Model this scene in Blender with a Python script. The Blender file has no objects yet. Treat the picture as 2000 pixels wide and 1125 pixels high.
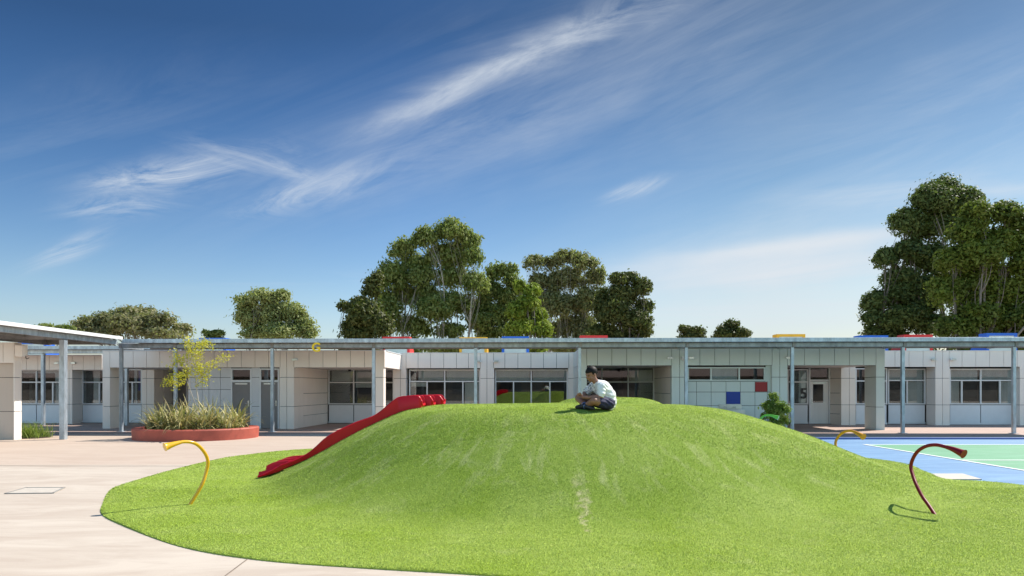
import bpy, math, random
import numpy as np
from mathutils import Vector, Matrix
rng = np.random.default_rng(7); random.seed(7)
sc = bpy.context.scene
COL = sc.collection
F = 1333.333; HY = 757.0; CH = 1.7           # focal length in photo pixels, horizon row, eye height
R = math.radians

# ------------------------------------------------------------------ nodes / materials
def newmat(name):
    m = bpy.data.materials.new(name); m.use_nodes = True
    nt = m.node_tree; b = nt.nodes['Principled BSDF']
    return m, nt, b
def N(nt, t, **kw):
    n = nt.nodes.new(t)
    for k, v in kw.items():
        if k in n.inputs.keys() if not k.startswith('_') else False: n.inputs[k].default_value = v
        else: setattr(n, k.lstrip('_'), v)
    return n
def L(nt, a, b): nt.links.new(a, b)
def mth(nt, op, a, b=None, clamp=False):
    n = nt.nodes.new('ShaderNodeMath'); n.operation = op; n.use_clamp = clamp
    for i, v in enumerate((a, b)):
        if v is None: continue
        if isinstance(v, (int, float)): n.inputs[i].default_value = v
        else: L(nt, v, n.inputs[i])
    return n.outputs[0]
def mixc(nt, f, a, b, blend='MIX'):
    n = nt.nodes.new('ShaderNodeMix'); n.data_type = 'RGBA'; n.blend_type = blend
    for i, v in ((0, f), (6, a), (7, b)):
        if isinstance(v, (int, float)): n.inputs[i].default_value = v
        elif isinstance(v, tuple): n.inputs[i].default_value = (*v, 1) if len(v) == 3 else v
        else: L(nt, v, n.inputs[i])
    return n.outputs[2]
def noise(nt, vec, scale, detail=4, rough=.6, dist=0, sx=(1, 1, 1)):
    mp = nt.nodes.new('ShaderNodeMapping'); mp.inputs['Scale'].default_value = sx
    L(nt, vec, mp.inputs['Vector'])
    n = nt.nodes.new('ShaderNodeTexNoise'); n.inputs['Scale'].default_value = scale
    n.inputs['Detail'].default_value = detail; n.inputs['Roughness'].default_value = rough
    n.inputs['Distortion'].default_value = dist
    L(nt, mp.outputs[0], n.inputs['Vector'])
    return n.outputs['Fac']
def ramp(nt, v, lo, hi, a=0.0, b=1.0):
    n = nt.nodes.new('ShaderNodeMapRange'); n.inputs[1].default_value = lo; n.inputs[2].default_value = hi
    n.inputs[3].default_value = a; n.inputs[4].default_value = b
    L(nt, v, n.inputs[0]); return n.outputs[0]
def objco(nt): return nt.nodes.new('ShaderNodeTexCoord').outputs['Object']
def geopos(nt): return nt.nodes.new('ShaderNodeNewGeometry').outputs['Position']
def bump(nt, h, b, strength=.3, dist=.01):
    n = nt.nodes.new('ShaderNodeBump'); n.inputs['Strength'].default_value = strength; n.inputs['Distance'].default_value = dist
    L(nt, h, n.inputs['Height']); L(nt, n.outputs[0], b.inputs['Normal'])
def M(name, col, rough=.5, metal=0, var=.12, scale=3., bmp=0, coat=0, spec=.5, sx=(1, 1, 1)):
    m, nt, b = newmat(name)
    b.inputs['Roughness'].default_value = rough; b.inputs['Metallic'].default_value = metal
    b.inputs['Specular IOR Level'].default_value = spec
    b.inputs['Coat Weight'].default_value = coat
    p = geopos(nt); f = noise(nt, p, scale, 5, .65, .3, sx)
    c = mixc(nt, ramp(nt, f, .3, .7), tuple(x * (1 - var) for x in col), tuple(min(1, x * (1 + var)) for x in col))
    L(nt, c, b.inputs['Base Color'])
    if bmp: bump(nt, noise(nt, p, scale * 14, 3), b, bmp, .01)
    return m
MAT = {}
# cladding panels, semi gloss, faint vertical ribbing
def clad_mat(name, col):
    m, nt, b = newmat(name); b.inputs['Roughness'].default_value = .38
    b.inputs['Specular IOR Level'].default_value = .5
    p = geopos(nt)
    a = noise(nt, p, .5, 3, .5, .2); d = noise(nt, p, 4, 5, .7, 0, (2, 2, .25))
    c = mixc(nt, ramp(nt, a, .3, .7), tuple(x * .93 for x in col), tuple(min(1, x * 1.05) for x in col))
    c = mixc(nt, ramp(nt, d, .5, .8, 0, .16), c, tuple(x * .75 for x in col))
    L(nt, c, b.inputs['Base Color'])
    r = ramp(nt, d, .2, .8, .3, .5); L(nt, r, b.inputs['Roughness'])
    bump(nt, noise(nt, p, 9, 2, .5, 0, (4, 4, .05)), b, .08, .01)
    return m
MAT['clad'] = clad_mat('cladding', (.88, .79, .72))
MAT['clad_cool'] = clad_mat('cladding_cool', (.61, .66, .63))
MAT['clad_mid'] = clad_mat('cladding_mid', (.86, .78, .72))
MAT['clad_tan'] = clad_mat('cladding_tan', (.62, .51, .43)); MAT['clad_blue'] = clad_mat('cladding_blue', (.66, .66, .68))
MAT['joint'] = M('joint', (.05, .05, .055), .8)
MAT['white'] = M('white_frame', (.72, .72, .73), .4, var=.04)
MAT['spandrel'] = M('spandrel', (.74, .75, .78), .45, var=.05, scale=1)
MAT['gal'] = M('galvanised', (.42, .47, .52), .42, .55, .3, 6, .05, sx=(1, 1, .4))
MAT['galmid'] = M('galvanised_mid', (.30, .33, .36), .5, .45, .3, 5, sx=(1, 1, .4))
MAT['galdark'] = M('galvanised_dark', (.26, .25, .25), .6, .3, .25, 4)
MAT['rooftop'] = M('roof_sheet', (.62, .62, .63), .5, .2, .1, 1)
MAT['door'] = M('door_grey', (.22, .20, .195), .5, var=.06)
MAT['metal'] = M('steel', (.55, .56, .57), .28, .9, .1)
MAT['black'] = M('black_plastic', (.02, .02, .022), .5)
MAT['ceil'] = M('soffit', (.6, .58, .56), .7, var=.05)
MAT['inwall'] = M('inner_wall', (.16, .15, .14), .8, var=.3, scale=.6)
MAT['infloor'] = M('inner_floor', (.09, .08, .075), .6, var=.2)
MAT['blind'] = M('blind', (.80, .78, .76), .7, var=.1, scale=1, sx=(3, 3, .2))
MAT['blinddark'] = M('blind_dark', (.045, .047, .052), .7, var=.1)
MAT['red'] = M('red_plastic', (.56, .006, .016), .34, var=.1, scale=1.5, coat=.0, spec=.3)
MAT['darkred'] = M('dark_red_paint', (.22, .008, .014), .35, var=.08, spec=.35)
MAT['yellow'] = M('yellow_paint', (.78, .40, .01), .3, var=.06, coat=.3)
MAT['ochre'] = M('ochre_paint', (.62, .27, .01), .35, var=.06)
MAT['green'] = M('green_paint', (.12, .45, .04), .3, var=.05, coat=.3)
MAT['boxred'] = M('box_red', (.62, .02, .02), .45, var=.06)
MAT['boxyellow'] = M('box_yellow', (.85, .42, .02), .45, var=.06)
MAT['boxblue'] = M('box_blue', (.01, .12, .55), .45, var=.06)
MAT['panelblue'] = M('panel_blue', (.005, .035, .30), .4, var=.04)
MAT['panelred'] = M('panel_red', (.32, .008, .012), .4, var=.04)
MAT['poly'] = M('polycarbonate', (.55, .60, .55), .35, var=.12, scale=1.2)
MAT['plantconc'] = M('red_concrete', (.40, .085, .055), .62, var=.2, scale=2.2, bmp=.15)
MAT['soil'] = M('soil', (.07, .045, .03), .95, var=.4, scale=9, bmp=.6)
MAT['bark'] = M('bark', (.22, .18, .145), .9, var=.4, scale=4, bmp=.5, sx=(3, 3, .6))
MAT['barkpale'] = M('bark_pale', (.36, .32, .26), .85, var=.35, scale=2, bmp=.3, sx=(3, 3, .5))
MAT['cover'] = M('pit_cover', (.50, .44, .37), .8, var=.12, scale=8, bmp=.2)
def glass():
    m, nt, b = newmat('window_glass'); nt.nodes.remove(b)
    out = nt.nodes['Material Output']
    g = N(nt, 'ShaderNodeBsdfGlossy', Roughness=.015); t = N(nt, 'ShaderNodeBsdfTransparent')
    t.inputs[0].default_value = (.82, .85, .85, 1); g.inputs[0].default_value = (.9, .95, 1, 1)
    fr = N(nt, 'ShaderNodeFresnel', IOR=1.6)
    f = mth(nt, 'ADD', mth(nt, 'MULTIPLY', fr.outputs[0], 1.2), .02, True)
    mx = N(nt, 'ShaderNodeMixShader'); L(nt, f, mx.inputs[0]); L(nt, t.outputs[0], mx.inputs[1]); L(nt, g.outputs[0], mx.inputs[2])
    L(nt, mx.outputs[0], out.inputs[0]); return m
MAT['glass'] = glass()
def leafmat(name, c1, c2, c3, gloss=.45, clump=.35, trans=.35):
    m, nt, b = newmat(name)
    at = nt.nodes.new('ShaderNodeAttribute'); at.attribute_name = 'rnd'
    p = geopos(nt)
    c = mixc(nt, ramp(nt, noise(nt, p, clump, 3, .6), .38, .62), c1, c2)
    c = mixc(nt, mth(nt, 'MULTIPLY', at.outputs['Fac'], .75), c, c3)
    L(nt, c, b.inputs['Base Color']); b.inputs['Roughness'].default_value = max(gloss, .6)
    b.inputs['Specular IOR Level'].default_value = .18
    tr = N(nt, 'ShaderNodeBsdfTranslucent'); L(nt, mixc(nt, .5, c, (.3, .45, .05), 'MIX'), tr.inputs[0])
    mx = N(nt, 'ShaderNodeMixShader', Fac=trans)
    L(nt, b.outputs[0], mx.inputs[1]); L(nt, tr.outputs[0], mx.inputs[2])
    L(nt, mx.outputs[0], nt.nodes['Material Output'].inputs[0]); return m

# ------------------------------------------------------------------ mesh helpers
class MB:
    def __init__(s): s.v = []; s.f = []; s.sm = False
    def add(s, vs, fs):
        o = len(s.v); s.v += [tuple(v) for v in vs]; s.f += [tuple(i + o for i in f) for f in fs]; return s
    def box(s, x0, x1, y0, y1, z0, z1):
        vs = [(x0, y0, z0), (x1, y0, z0), (x1, y1, z0), (x0, y1, z0), (x0, y0, z1), (x1, y0, z1), (x1, y1, z1), (x0, y1, z1)]
        return s.add(vs, [(0, 3, 2, 1), (4, 5, 6, 7), (0, 1, 5, 4), (1, 2, 6, 5), (2, 3, 7, 6), (3, 0, 4, 7)])
    def obox(s, p0, p1, th, z0, z1):                 # box behind the line p0-p1 (seen left to right)
        dx, dy = p1[0] - p0[0], p1[1] - p0[1]; l = math.hypot(dx, dy); bx, by = -dy / l * th, dx / l * th
        q = [p0, p1, (p1[0] + bx, p1[1] + by), (p0[0] + bx, p0[1] + by)]
        vs = [(a, b, z0) for a, b in q] + [(a, b, z1) for a, b in q]
        return s.add(vs, [(0, 3, 2, 1), (4, 5, 6, 7), (0, 1, 5, 4), (1, 2, 6, 5), (2, 3, 7, 6), (3, 0, 4, 7)])
    def tube(s, pts, rad, n=10, cap=True):
        pts = [Vector(p) for p in pts]; rad = rad if hasattr(rad, '__len__') else [rad] * len(pts)
        o = len(s.v); up = None
        for i, p in enumerate(pts):
            t = (pts[min(i + 1, len(pts) - 1)] - pts[max(i - 1, 0)]).normalized()
            if up is None: up = t.orthogonal().normalized()
            up = (up - t * up.dot(t)).normalized(); w = t.cross(up)
            for k in range(n):
                a = 2 * math.pi * k / n; s.v.append(tuple(p + (up * math.cos(a) + w * math.sin(a)) * rad[i]))
        for i in range(len(pts) - 1):
            for k in range(n):
                a = o + i * n + k; b = o + i * n + (k + 1) % n; s.f.append((a, b, b + n, a + n))
        if cap:
            s.f.append(tuple(o + k for k in reversed(range(n)))); s.f.append(tuple(o + (len(pts) - 1) * n + k for k in range(n)))
        return s
    def ell(s, c, r, n=16, m=10, rot=None):
        o = len(s.v)
        for i in range(m + 1):
            th = math.pi * i / m
            for k in range(n):
                a = 2 * math.pi * k / n
                v = Vector((r[0] * math.sin(th) * math.cos(a), r[1] * math.sin(th) * math.sin(a), r[2] * math.cos(th)))
                if rot: v = rot @ v
                s.v.append((c[0] + v.x, c[1] + v.y, c[2] + v.z))
        for i in range(m):
            for k in range(n):
                a = o + i * n + k; b = o + i * n + (k + 1) % n; s.f.append((a, a + n, b + n, b))
        return s
    def build(s, name, mat, parent=None, smooth=False, bevel=0, loc=None):
        me = bpy.data.meshes.new(name); me.from_pydata(s.v, [], s.f); me.validate(); me.update()
        ob = bpy.data.objects.new(name, me); COL.objects.link(ob)
        me.materials.append(MAT[mat] if isinstance(mat, str) else mat)
        if smooth: me.shade_smooth()
        if parent is not None: ob.parent = parent
        if loc: ob.location = loc
        if bevel:
            b = ob.modifiers.new('bevel', 'BEVEL'); b.width = bevel; b.segments = 2; b.limit_method = 'ANGLE'; b.angle_limit = R(50)
        return ob
def tag(o, label=None, cat=None, group=None, kind=None):
    for k, v in (('label', label), ('category', cat), ('group', group), ('kind', kind)):
        if v: o[k] = v
    return o
def empty(name, loc, rz=0, label=None, cat=None, group=None):
    o = bpy.data.objects.new(name, None); COL.objects.link(o); o.location = loc; o.rotation_euler = (0, 0, rz); o.empty_display_size = .2
    return tag(o, label, cat, group)
def W(px, py, d):                                    # photo pixel at depth d -> point
    return Vector(((px - 1000) / F * d, d, CH - (py - HY) / F * d))
def G(px, py, z=0):                                  # photo pixel on the ground
    d = (CH - z) * F / (py - HY); return ((px - 1000) / F * d, d)
def npmesh(name, V, Fc, mat, parent=None, rnd=None, smooth=False):
    me = bpy.data.meshes.new(name); k = Fc.shape[1]
    me.vertices.add(len(V)); me.vertices.foreach_set('co', V.astype(np.float32).ravel())
    me.loops.add(Fc.size); me.loops.foreach_set('vertex_index', Fc.astype(np.int32).ravel())
    me.polygons.add(len(Fc)); me.polygons.foreach_set('loop_start', np.arange(0, Fc.size, k, dtype=np.int32))
    me.polygons.foreach_set('loop_total', np.full(len(Fc), k, dtype=np.int32))
    if rnd is not None:
        a = me.attributes.new('rnd', 'FLOAT', 'POINT'); a.data.foreach_set('value', rnd.astype(np.float32))
    me.update(calc_edges=True)
    me.materials.append(MAT[mat] if isinstance(mat, str) else mat)
    if smooth: me.shade_smooth()
    o = bpy.data.objects.new(name, me); COL.objects.link(o)
    if parent is not None: o.parent = parent
    return o

# ------------------------------------------------------------------ camera, light, sky
cam = bpy.data.cameras.new('camera'); co = bpy.data.objects.new('camera', cam); COL.objects.link(co)
cam.sensor_width = 36; cam.lens = 24; cam.shift_y = (HY - 562.5) / 2000; cam.clip_end = 3000
co.location = (0, 0, CH); co.rotation_euler = (R(90), 0, 0); sc.camera = co
SUN = Vector((.78, .50, 1)).normalized()
sl = bpy.data.lights.new('sun', 'SUN'); sl.energy = 4.6; sl.angle = R(.5); sl.color = (1, .95, .87)
so = bpy.data.objects.new('sun', sl); COL.objects.link(so); so.rotation_euler = SUN.to_track_quat('Z', 'Y').to_euler()
w = bpy.data.worlds.new('World'); sc.world = w; w.use_nodes = True; nt = w.node_tree
bg = nt.nodes['Background']; sky = nt.nodes.new('ShaderNodeTexSky'); sky.sky_type = 'NISHITA'; sky.sun_disc = False
sky.sun_elevation = math.asin(SUN.z); sky.sun_rotation = math.atan2(SUN.x, SUN.y)
sky.air_density = 1.25; sky.dust_density = .35; sky.ozone_density = 2.2
bg.inputs[1].default_value = .15
tc = nt.nodes.new('ShaderNodeTexCoord'); sp = nt.nodes.new('ShaderNodeSeparateXYZ'); L(nt, tc.outputs['Generated'], sp.inputs[0])
yy = mth(nt, 'MAXIMUM', sp.outputs[1], .08)
A = mth(nt, 'MULTIPLY', mth(nt, 'DIVIDE', sp.outputs[0], yy), 1.3333); Bq = mth(nt, 'MULTIPLY', mth(nt, 'DIVIDE', sp.outputs[2], yy), 1.3333)
cb = nt.nodes.new('ShaderNodeCombineXYZ'); L(nt, A, cb.inputs[0]); L(nt, Bq, cb.inputs[1])
def band(px, py, ang, Ln, Wd, amp, ns=6., stretch=.16, lo=.42, hi=.72, dist=.6, seed=0, cut=.0):
    c, s_ = math.cos(R(ang)), math.sin(R(ang)); a0 = (px - 1000) / 1000; b0 = (HY - py) / 1000
    mp = nt.nodes.new('ShaderNodeMapping'); mp.vector_type = 'TEXTURE'
    mp.inputs['Location'].default_value = (a0, b0, 0); mp.inputs['Rotation'].default_value = (0, 0, R(ang))
    L(nt, cb.outputs[0], mp.inputs[0])
    s3 = nt.nodes.new('ShaderNodeSeparateXYZ'); L(nt, mp.outputs[0], s3.inputs[0])
    nz0 = noise(nt, mp.outputs[0], 3.2, 3, .6, 0, (1, 1, 1))
    wob = mth(nt, 'MULTIPLY', mth(nt, 'SUBTRACT', nz0, .5), Wd * 2.2)
    u = mth(nt, 'DIVIDE', s3.outputs[0], Ln); v = mth(nt, 'DIVIDE', mth(nt, 'ADD', s3.outputs[1], wob), Wd)
    e = mth(nt, 'ADD', mth(nt, 'POWER', mth(nt, 'ABSOLUTE', u), 2.6), mth(nt, 'MULTIPLY', v, v))
    g = mth(nt, 'POWER', 2.71828, mth(nt, 'MULTIPLY', e, -1))
    va = nt.nodes.new('ShaderNodeVectorMath'); va.operation = 'ADD'; va.inputs[1].default_value = (seed * 3.7, seed * 1.3, seed)
    L(nt, mp.outputs[0], va.inputs[0])
    nz = noise(nt, va.outputs[0], ns * 1.25, 12, .68, dist * 1.3, (stretch, 1, 1))
    nz = ramp(nt, nz, lo + .04, hi - .02); nz = mth(nt, 'MULTIPLY', nz, nz)if cut else nz
    return mth(nt, 'MULTIPLY', mth(nt, 'MULTIPLY', g, nz, True), amp)
bands = [
    band(1060, 100, 23, .36, .034, .66, 9, .22, .28, .68, 1.0, 1), band(870, 180, 27, .16, .020, .42, 12, .26, .3, .66, 1.0, 33),
    band(1000, 190, 20, .60, .14, .22, 5, .15, .35, .75, .8, 2),
    band(870, 200, 38, .07, .014, .35, 14, .3, .3, .7, 1.0, 3),
    band(1350, 90, 24, .55, .16, .20, 5, .15, .35, .75, .8, 4),
    band(320, 345, 8, .14, .026, .8, 10, .28, .30, .62, 1.2, 5),
    band(240, 400, 5, .11, .020, .6, 11, .3, .35, .7, 1.2, 6),
    band(135, 488, 22, .08, .016, .8, 11, .25, .3, .66, 1.0, 7),
    band(620, 370, 16, .15, .028, .6, 9, .3, .38, .7, 1.2, 8),
    band(480, 300, -8, .12, .030, .36, 9, .3, .38, .7, 1.2, 9),
    band(560, 330, -20, .07, .014, .55, 11, .3, .34, .7, 1.2, 19),
    band(1240, 370, 18, .06, .012, .75, 12, .3, .32, .7, 1.0, 10),
    band(1500, 525, 4, .36, .045, 1.0, 6, .08, .22, .60, .6, 11), band(1560, 480, 7, .26, .016, .9, 8, .10, .22, .55, .6, 31),
    band(1480, 610, 0, .42, .060, .80, 5, .07, .22, .66, .5, 12),
    band(1560, 430, 10, .35, .05, .25, 6, .12, .36, .7, .7, 13),
    band(1750, 375, 5, .22, .025, .5, 8, .14, .32, .7, .7, 14),
    band(1900, 250, 18, .45, .15, .24, 5, .14, .38, .75, .8, 15),
    band(650, 545, 2, .35, .012, .25, 8, .12, .4, .7, .5, 16),
    band(1600, 300, 14, .5, .12, .16, 5, .14, .36, .75, .8, 17),
    band(800, 290, 16, .35, .06, .22, 7, .2, .4, .75, .9, 18),
    band(180, 250, 12, .35, .10, .10, 5, .14, .40, .75, .9, 20),
    band(1970, 372, 4, .08, .012, .5, 8, .2, .2, .6, .6, 21),
]
tot = bands[0]
for b_ in bands[1:]: tot = mth(nt, 'SUBTRACT', mth(nt, 'ADD', tot, b_), mth(nt, 'MULTIPLY', tot, b_))
front = ramp(nt, sp.outputs[1], .1, .25)
tot = mth(nt, 'MULTIPLY', tot, front, True)
hs = nt.nodes.new('ShaderNodeHueSaturation'); hs.inputs['Saturation'].default_value = 1.25; L(nt, sky.outputs[0], hs.inputs['Color'])
tint = mixc(nt, ramp(nt, sp.outputs[2], 0, .45), (.80, .92, 1.12), (.80, .90, 1.0))
skyc = mixc(nt, 1.0, hs.outputs[0], tint, 'MULTIPLY')
# polarised look: the sky deepens with height and away from the sun side, rear half is brightened as added fill for the facade
el_ = mth(nt, 'SUBTRACT', sp.outputs[2], mth(nt, 'MULTIPLY', sp.outputs[0], .10))
mm_ = mth(nt, 'MAXIMUM', mth(nt, 'SUBTRACT', .71, mth(nt, 'MULTIPLY', el_, 1.02)), .225)
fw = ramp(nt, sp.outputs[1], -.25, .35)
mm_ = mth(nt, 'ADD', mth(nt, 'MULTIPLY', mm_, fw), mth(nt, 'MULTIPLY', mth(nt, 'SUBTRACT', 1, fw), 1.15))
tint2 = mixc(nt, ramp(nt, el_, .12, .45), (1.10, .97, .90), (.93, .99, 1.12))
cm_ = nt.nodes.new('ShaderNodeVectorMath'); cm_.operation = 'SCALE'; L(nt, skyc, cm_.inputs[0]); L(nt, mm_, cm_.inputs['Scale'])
tint2 = mixc(nt, fw, (1.38, 1.08, .78), tint2)  # rear sky warmed so the added fill is less blue
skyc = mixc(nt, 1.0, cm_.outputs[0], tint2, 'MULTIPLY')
skyc = mixc(nt, mth(nt, 'MULTIPLY', ramp(nt, sp.outputs[0], -.15, .35), fw), skyc, mixc(nt, 1.0, skyc, mixc(nt, ramp(nt, sp.outputs[2], .04, .25), (.80, .74, .68), (1.04, .93, .78)), 'MULTIPLY'))
skyc = mixc(nt, 1.0, skyc, mixc(nt, ramp(nt, sp.outputs[2], .0, .13), (.76, .80, .96), (1., 1., 1.)), 'MULTIPLY')
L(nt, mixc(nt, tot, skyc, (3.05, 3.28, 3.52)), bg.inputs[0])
sc.view_settings.view_transform = 'Standard'; sc.view_settings.look = 'None'; sc.view_settings.exposure = .7; sc.view_settings.gamma = 1
sc.render.engine = 'CYCLES'

# ------------------------------------------------------------------ ground
def concrete():
    m, nt, b = newmat('concrete'); p = geopos(nt); b.inputs['Roughness'].default_value = .8
    f1 = noise(nt, p, .35, 4, .6, .4); f2 = noise(nt, p, 1.1, 6, .7, 1.2, (.35, 1.3, 1)); f3 = noise(nt, p, 60, 3, .8)
    c = mixc(nt, ramp(nt, f1, .35, .65), (.43, .345, .275), (.48, .40, .325))
    c = mixc(nt, ramp(nt, f2, .42, .62, 0, .75), c, (.56, .48, .395))
    c = mixc(nt, ramp(nt, noise(nt, p, 2.3, 6, .7, 1.5, (.3, 1, 1)), .55, .75, 0, .45), c, (.36, .27, .21))
    c = mixc(nt, ramp(nt, f3, .45, .75, 0, .22), c, (.36, .29, .23))
    # pinker further from the viewer, where the slabs differ in mix
    s = nt.nodes.new('ShaderNodeSeparateXYZ'); L(nt, p, s.inputs[0])
    slab = ramp(nt, s.outputs[1], 14.9, 15.2); c = mixc(nt, mth(nt, 'MULTIPLY', slab, .45), c, (.46, .325, .245))
    L(nt, c, b.inputs['Base Color']); bump(nt, f3, b, .15, .004); return m
MAT['concrete'] = concrete()
g = MB().add([(-700, -60, 0), (700, -60, 0), (700, 1500, 0), (-700, 1500, 0)], [(0, 1, 2, 3)]).build('ground', 'concrete'); tag(g, kind='structure')
MAT['jointline'] = M('groove', (.20, .155, .12), .9)
jm = MB()
def jline(x0, y0, x1, y1, w=.012):
    dx, dy = x1 - x0, y1 - y0; l = math.hypot(dx, dy); a, b = -dy / l * w / 2, dx / l * w / 2
    jm.add([(x0 + a, y0 + b, .004), (x1 + a, y1 + b, .004), (x1 - a, y1 - b, .004), (x0 - a, y0 - b, .004)][::-1], [(0, 1, 2, 3)])
jline(-30, 15.1, -6.6, 14.75, .03); jline(*G(440, 1125), *G(484, 1092), .014); jline(*G(300, 1240), *G(440, 1125), .014)
tag(jm.build('pavement_joint', 'jointline'), kind='structure')
pv = M('canopy_shade_paving', (.38, .26, .21), .75, var=.15, scale=1.2, sx=(.5, 2, 1))  # paving under the canopy, its shade put into a darker pink
MAT['paving'] = pv
a_ = math.atan(.03); CA, SA = math.cos(a_), math.sin(a_)
def UV(px, V):                                       # facade frame: u along, V depth
    k = (px - 1000) / F; t = V / (k * SA + CA); return t * (k * CA - SA), t
def ZP(py, px, V): return CH + (HY - py) * UV(px, V)[1] / F
def wl(u, v): return (u * CA + v * SA, -u * SA + v * CA)
q = [wl(-40, 25.0), wl(40, 24.1), wl(40, 33), wl(-40, 33)]
tag(MB().add([(x, y, .006) for x, y in q], [(0, 1, 2, 3)]).build('paving', 'paving'), kind='structure')
# court
def court(name, c1, c2):
    m, nt, b = newmat(name); p = geopos(nt); b.inputs['Roughness'].default_value = .7
    f = noise(nt, p, 1.3, 6, .7, 1.5, (.3, 1.6, 1)); c = mixc(nt, ramp(nt, f, .35, .68), c1, c2)
    c = mixc(nt, ramp(nt, noise(nt, p, 3.5, 7, .75, 2.0, (.2, 1.6, 1)), .55, .78, 0, .4), c, (.45, .48, .5)); c = mixc(nt, ramp(nt, noise(nt, p, 45, 3, .8), .5, .8, 0, .2), c, (.4, .4, .4))
    L(nt, c, b.inputs['Base Color']); return m
MAT['blue'] = court('court_blue', (.05, .165, .34), (.125, .275, .45)); MAT['cgreen'] = court('court_green', (.055, .245, .11), (.11, .33, .18))
MAT['line'] = M('line_paint', (.78, .80, .78), .6, var=.06)
tag(MB().box(5.5, 34, 4, 22.35, -.05, .004).build('court', 'blue'), kind='structure')
tag(MB().box(5.5, 34, 22.35, 22.62, -.05, .05).build('kerb', M('kerb_blue', (.03, .09, .30), .6)), kind='structure')
gx, gy0, gy1 = 10.5, 5.0, 20.2
tag(MB().add([(gx, gy0, .009), (34, gy0, .009), (34, gy1, .009), (gx, gy1, .009)], [(0, 1, 2, 3)]).build('court_inner', 'cgreen'), kind='structure')
lm = MB()
for x0, x1, y0, y1 in ((gx - .09, gx, gy0, gy1 + .09), (gx, 34, gy1, gy1 + .09), (gx + .004, 34, 15.85, 15.95)):
    lm.add([(x0, y0, .014), (x1, y0, .014), (x1, y1, .014), (x0, y1, .014)], [(0, 1, 2, 3)])
tag(lm.build('court_marking', 'line'), kind='structure')

# ------------------------------------------------------------------ turf and mound
def pint(x, xs, ys):                                 # smooth monotone-ish interpolation
    x = np.asarray(x, float); xs = np.array(xs, float); ys = np.array(ys, float)
    m = np.gradient(ys, xs); i = np.clip(np.searchsorted(xs, x) - 1, 0, len(xs) - 2)
    h = xs[i + 1] - xs[i]; t = np.clip((x - xs[i]) / h, 0, 1)
    return (2*t**3 - 3*t**2 + 1) * ys[i] + (t**3 - 2*t**2 + t) * h * m[i] + (-2*t**3 + 3*t**2) * ys[i+1] + (t**3 - t**2) * h * m[i+1]
PT = [0, .15, .3, .45, .6, .8, .9, 1, 1.15]; PZ = [1, .935, .785, .60, .395, .155, .062, .012, 0]
AN = [-180, -135, -90, -45, 0, 45, 90, 135, 180]
RI = [2.15, 1.75, 1.7, 2.1, 2.7, 2.9, 2.4, 2.2, 2.15]; RO = [5.35, 4.75, 4.75, 5.35, 7.45, 6.6, 5.2, 5.2, 5.35]
C0 = (.6, 12.6)
def height(x, y):
    x = np.asarray(x, float); y = np.asarray(y, float)
    dx, dy = x - C0[0], y - C0[1]; r = np.hypot(dx, dy); th = np.degrees(np.arctan2(dy, dx))
    ri = pint(th, AN, RI); ro = pint(th, AN, RO); t = (r - ri) / (ro - ri)
    s = np.where(t < 0, 1 + .03 * (1 - np.clip(r / ri, 0, 1)), pint(np.clip(t, 0, 1.15), PT, PZ))
    z1 = 1.34 * s
    dx, dy = x - 2.45, y - 17.2; r = np.hypot(dx / 1.12, dy); t2 = (r - .75) / 2.1
    z2 = 1.43 * np.where(t2 < 0, 1, pint(np.clip(t2, 0, 1.15), PT, PZ))
    k = 24.; z = np.log(np.exp(k * z1) + np.exp(k * z2)) / k - math.log(2) / k * np.exp(-3 * np.abs(z1 + z2))
    z = z + .012 * np.sin(x * 2.1 + y) * np.sin(y * 1.7 - x * .6)
    return np.maximum(z, 0) + .012
EDGE = [(-5.96, 9.94), (-6.6, 11.2), (-6.83, 12.1), (-7.0, 14.3), (-6.85, 16.7), (-5.76, 18.7), (-3, 20.0), (0, 20.6), (4, 20.3), (7.2, 18.6), (8.5, 16.5),
        (8.7, 15.1), (8.38, 13.9), (8.2, 13.35), (7.92, 12.52), (8.6, 12.3), (9.0, 11.5), (9.4, 9.6), (9.0, 7.2), (7.2, 5.9), (4, 5.7), (1.2, 5.85), (-.46, 6.21), (-1.44, 6.42), (-2.51, 6.72), (-3.55, 7.29), (-4.82, 8.42), (-5.5, 9.15)]
def catmull(P, n=8):
    out = []
    for i in range(len(P)):
        p = [np.array(P[(i + j - 1) % len(P)], float) for j in range(4)]
        for k in range(n):
            t = k / n; out.append(.5 * ((2*p[1]) + (-p[0]+p[2])*t + (2*p[0]-5*p[1]+4*p[2]-p[3])*t*t + (-p[0]+3*p[1]-3*p[2]+p[3])*t**3))
    return np.array(out)
EC = catmull(EDGE); CE = np.array([1.0, 12.6]); NR = 90
nE = len(EC); fr = (np.linspace(0, 1, NR) ** .8)
XY = CE + fr[:, None, None] * (EC - CE)[None]
Z = height(XY[..., 0], XY[..., 1]); Z[-1] = .008
V = np.concatenate([XY.reshape(-1, 2), Z.reshape(-1, 1)], 1)
skirt = np.concatenate([EC, np.full((nE, 1), -.03)], 1); V = np.vstack([V, skirt])
ii, kk = np.meshgrid(np.arange(NR), np.arange(nE), indexing='ij'); k2 = (kk + 1) % nE
Fq = np.stack([ii * nE + kk, (ii + 1) * nE + kk, (ii + 1) * nE + k2, ii * nE + k2], -1).reshape(-1, 4)
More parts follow.
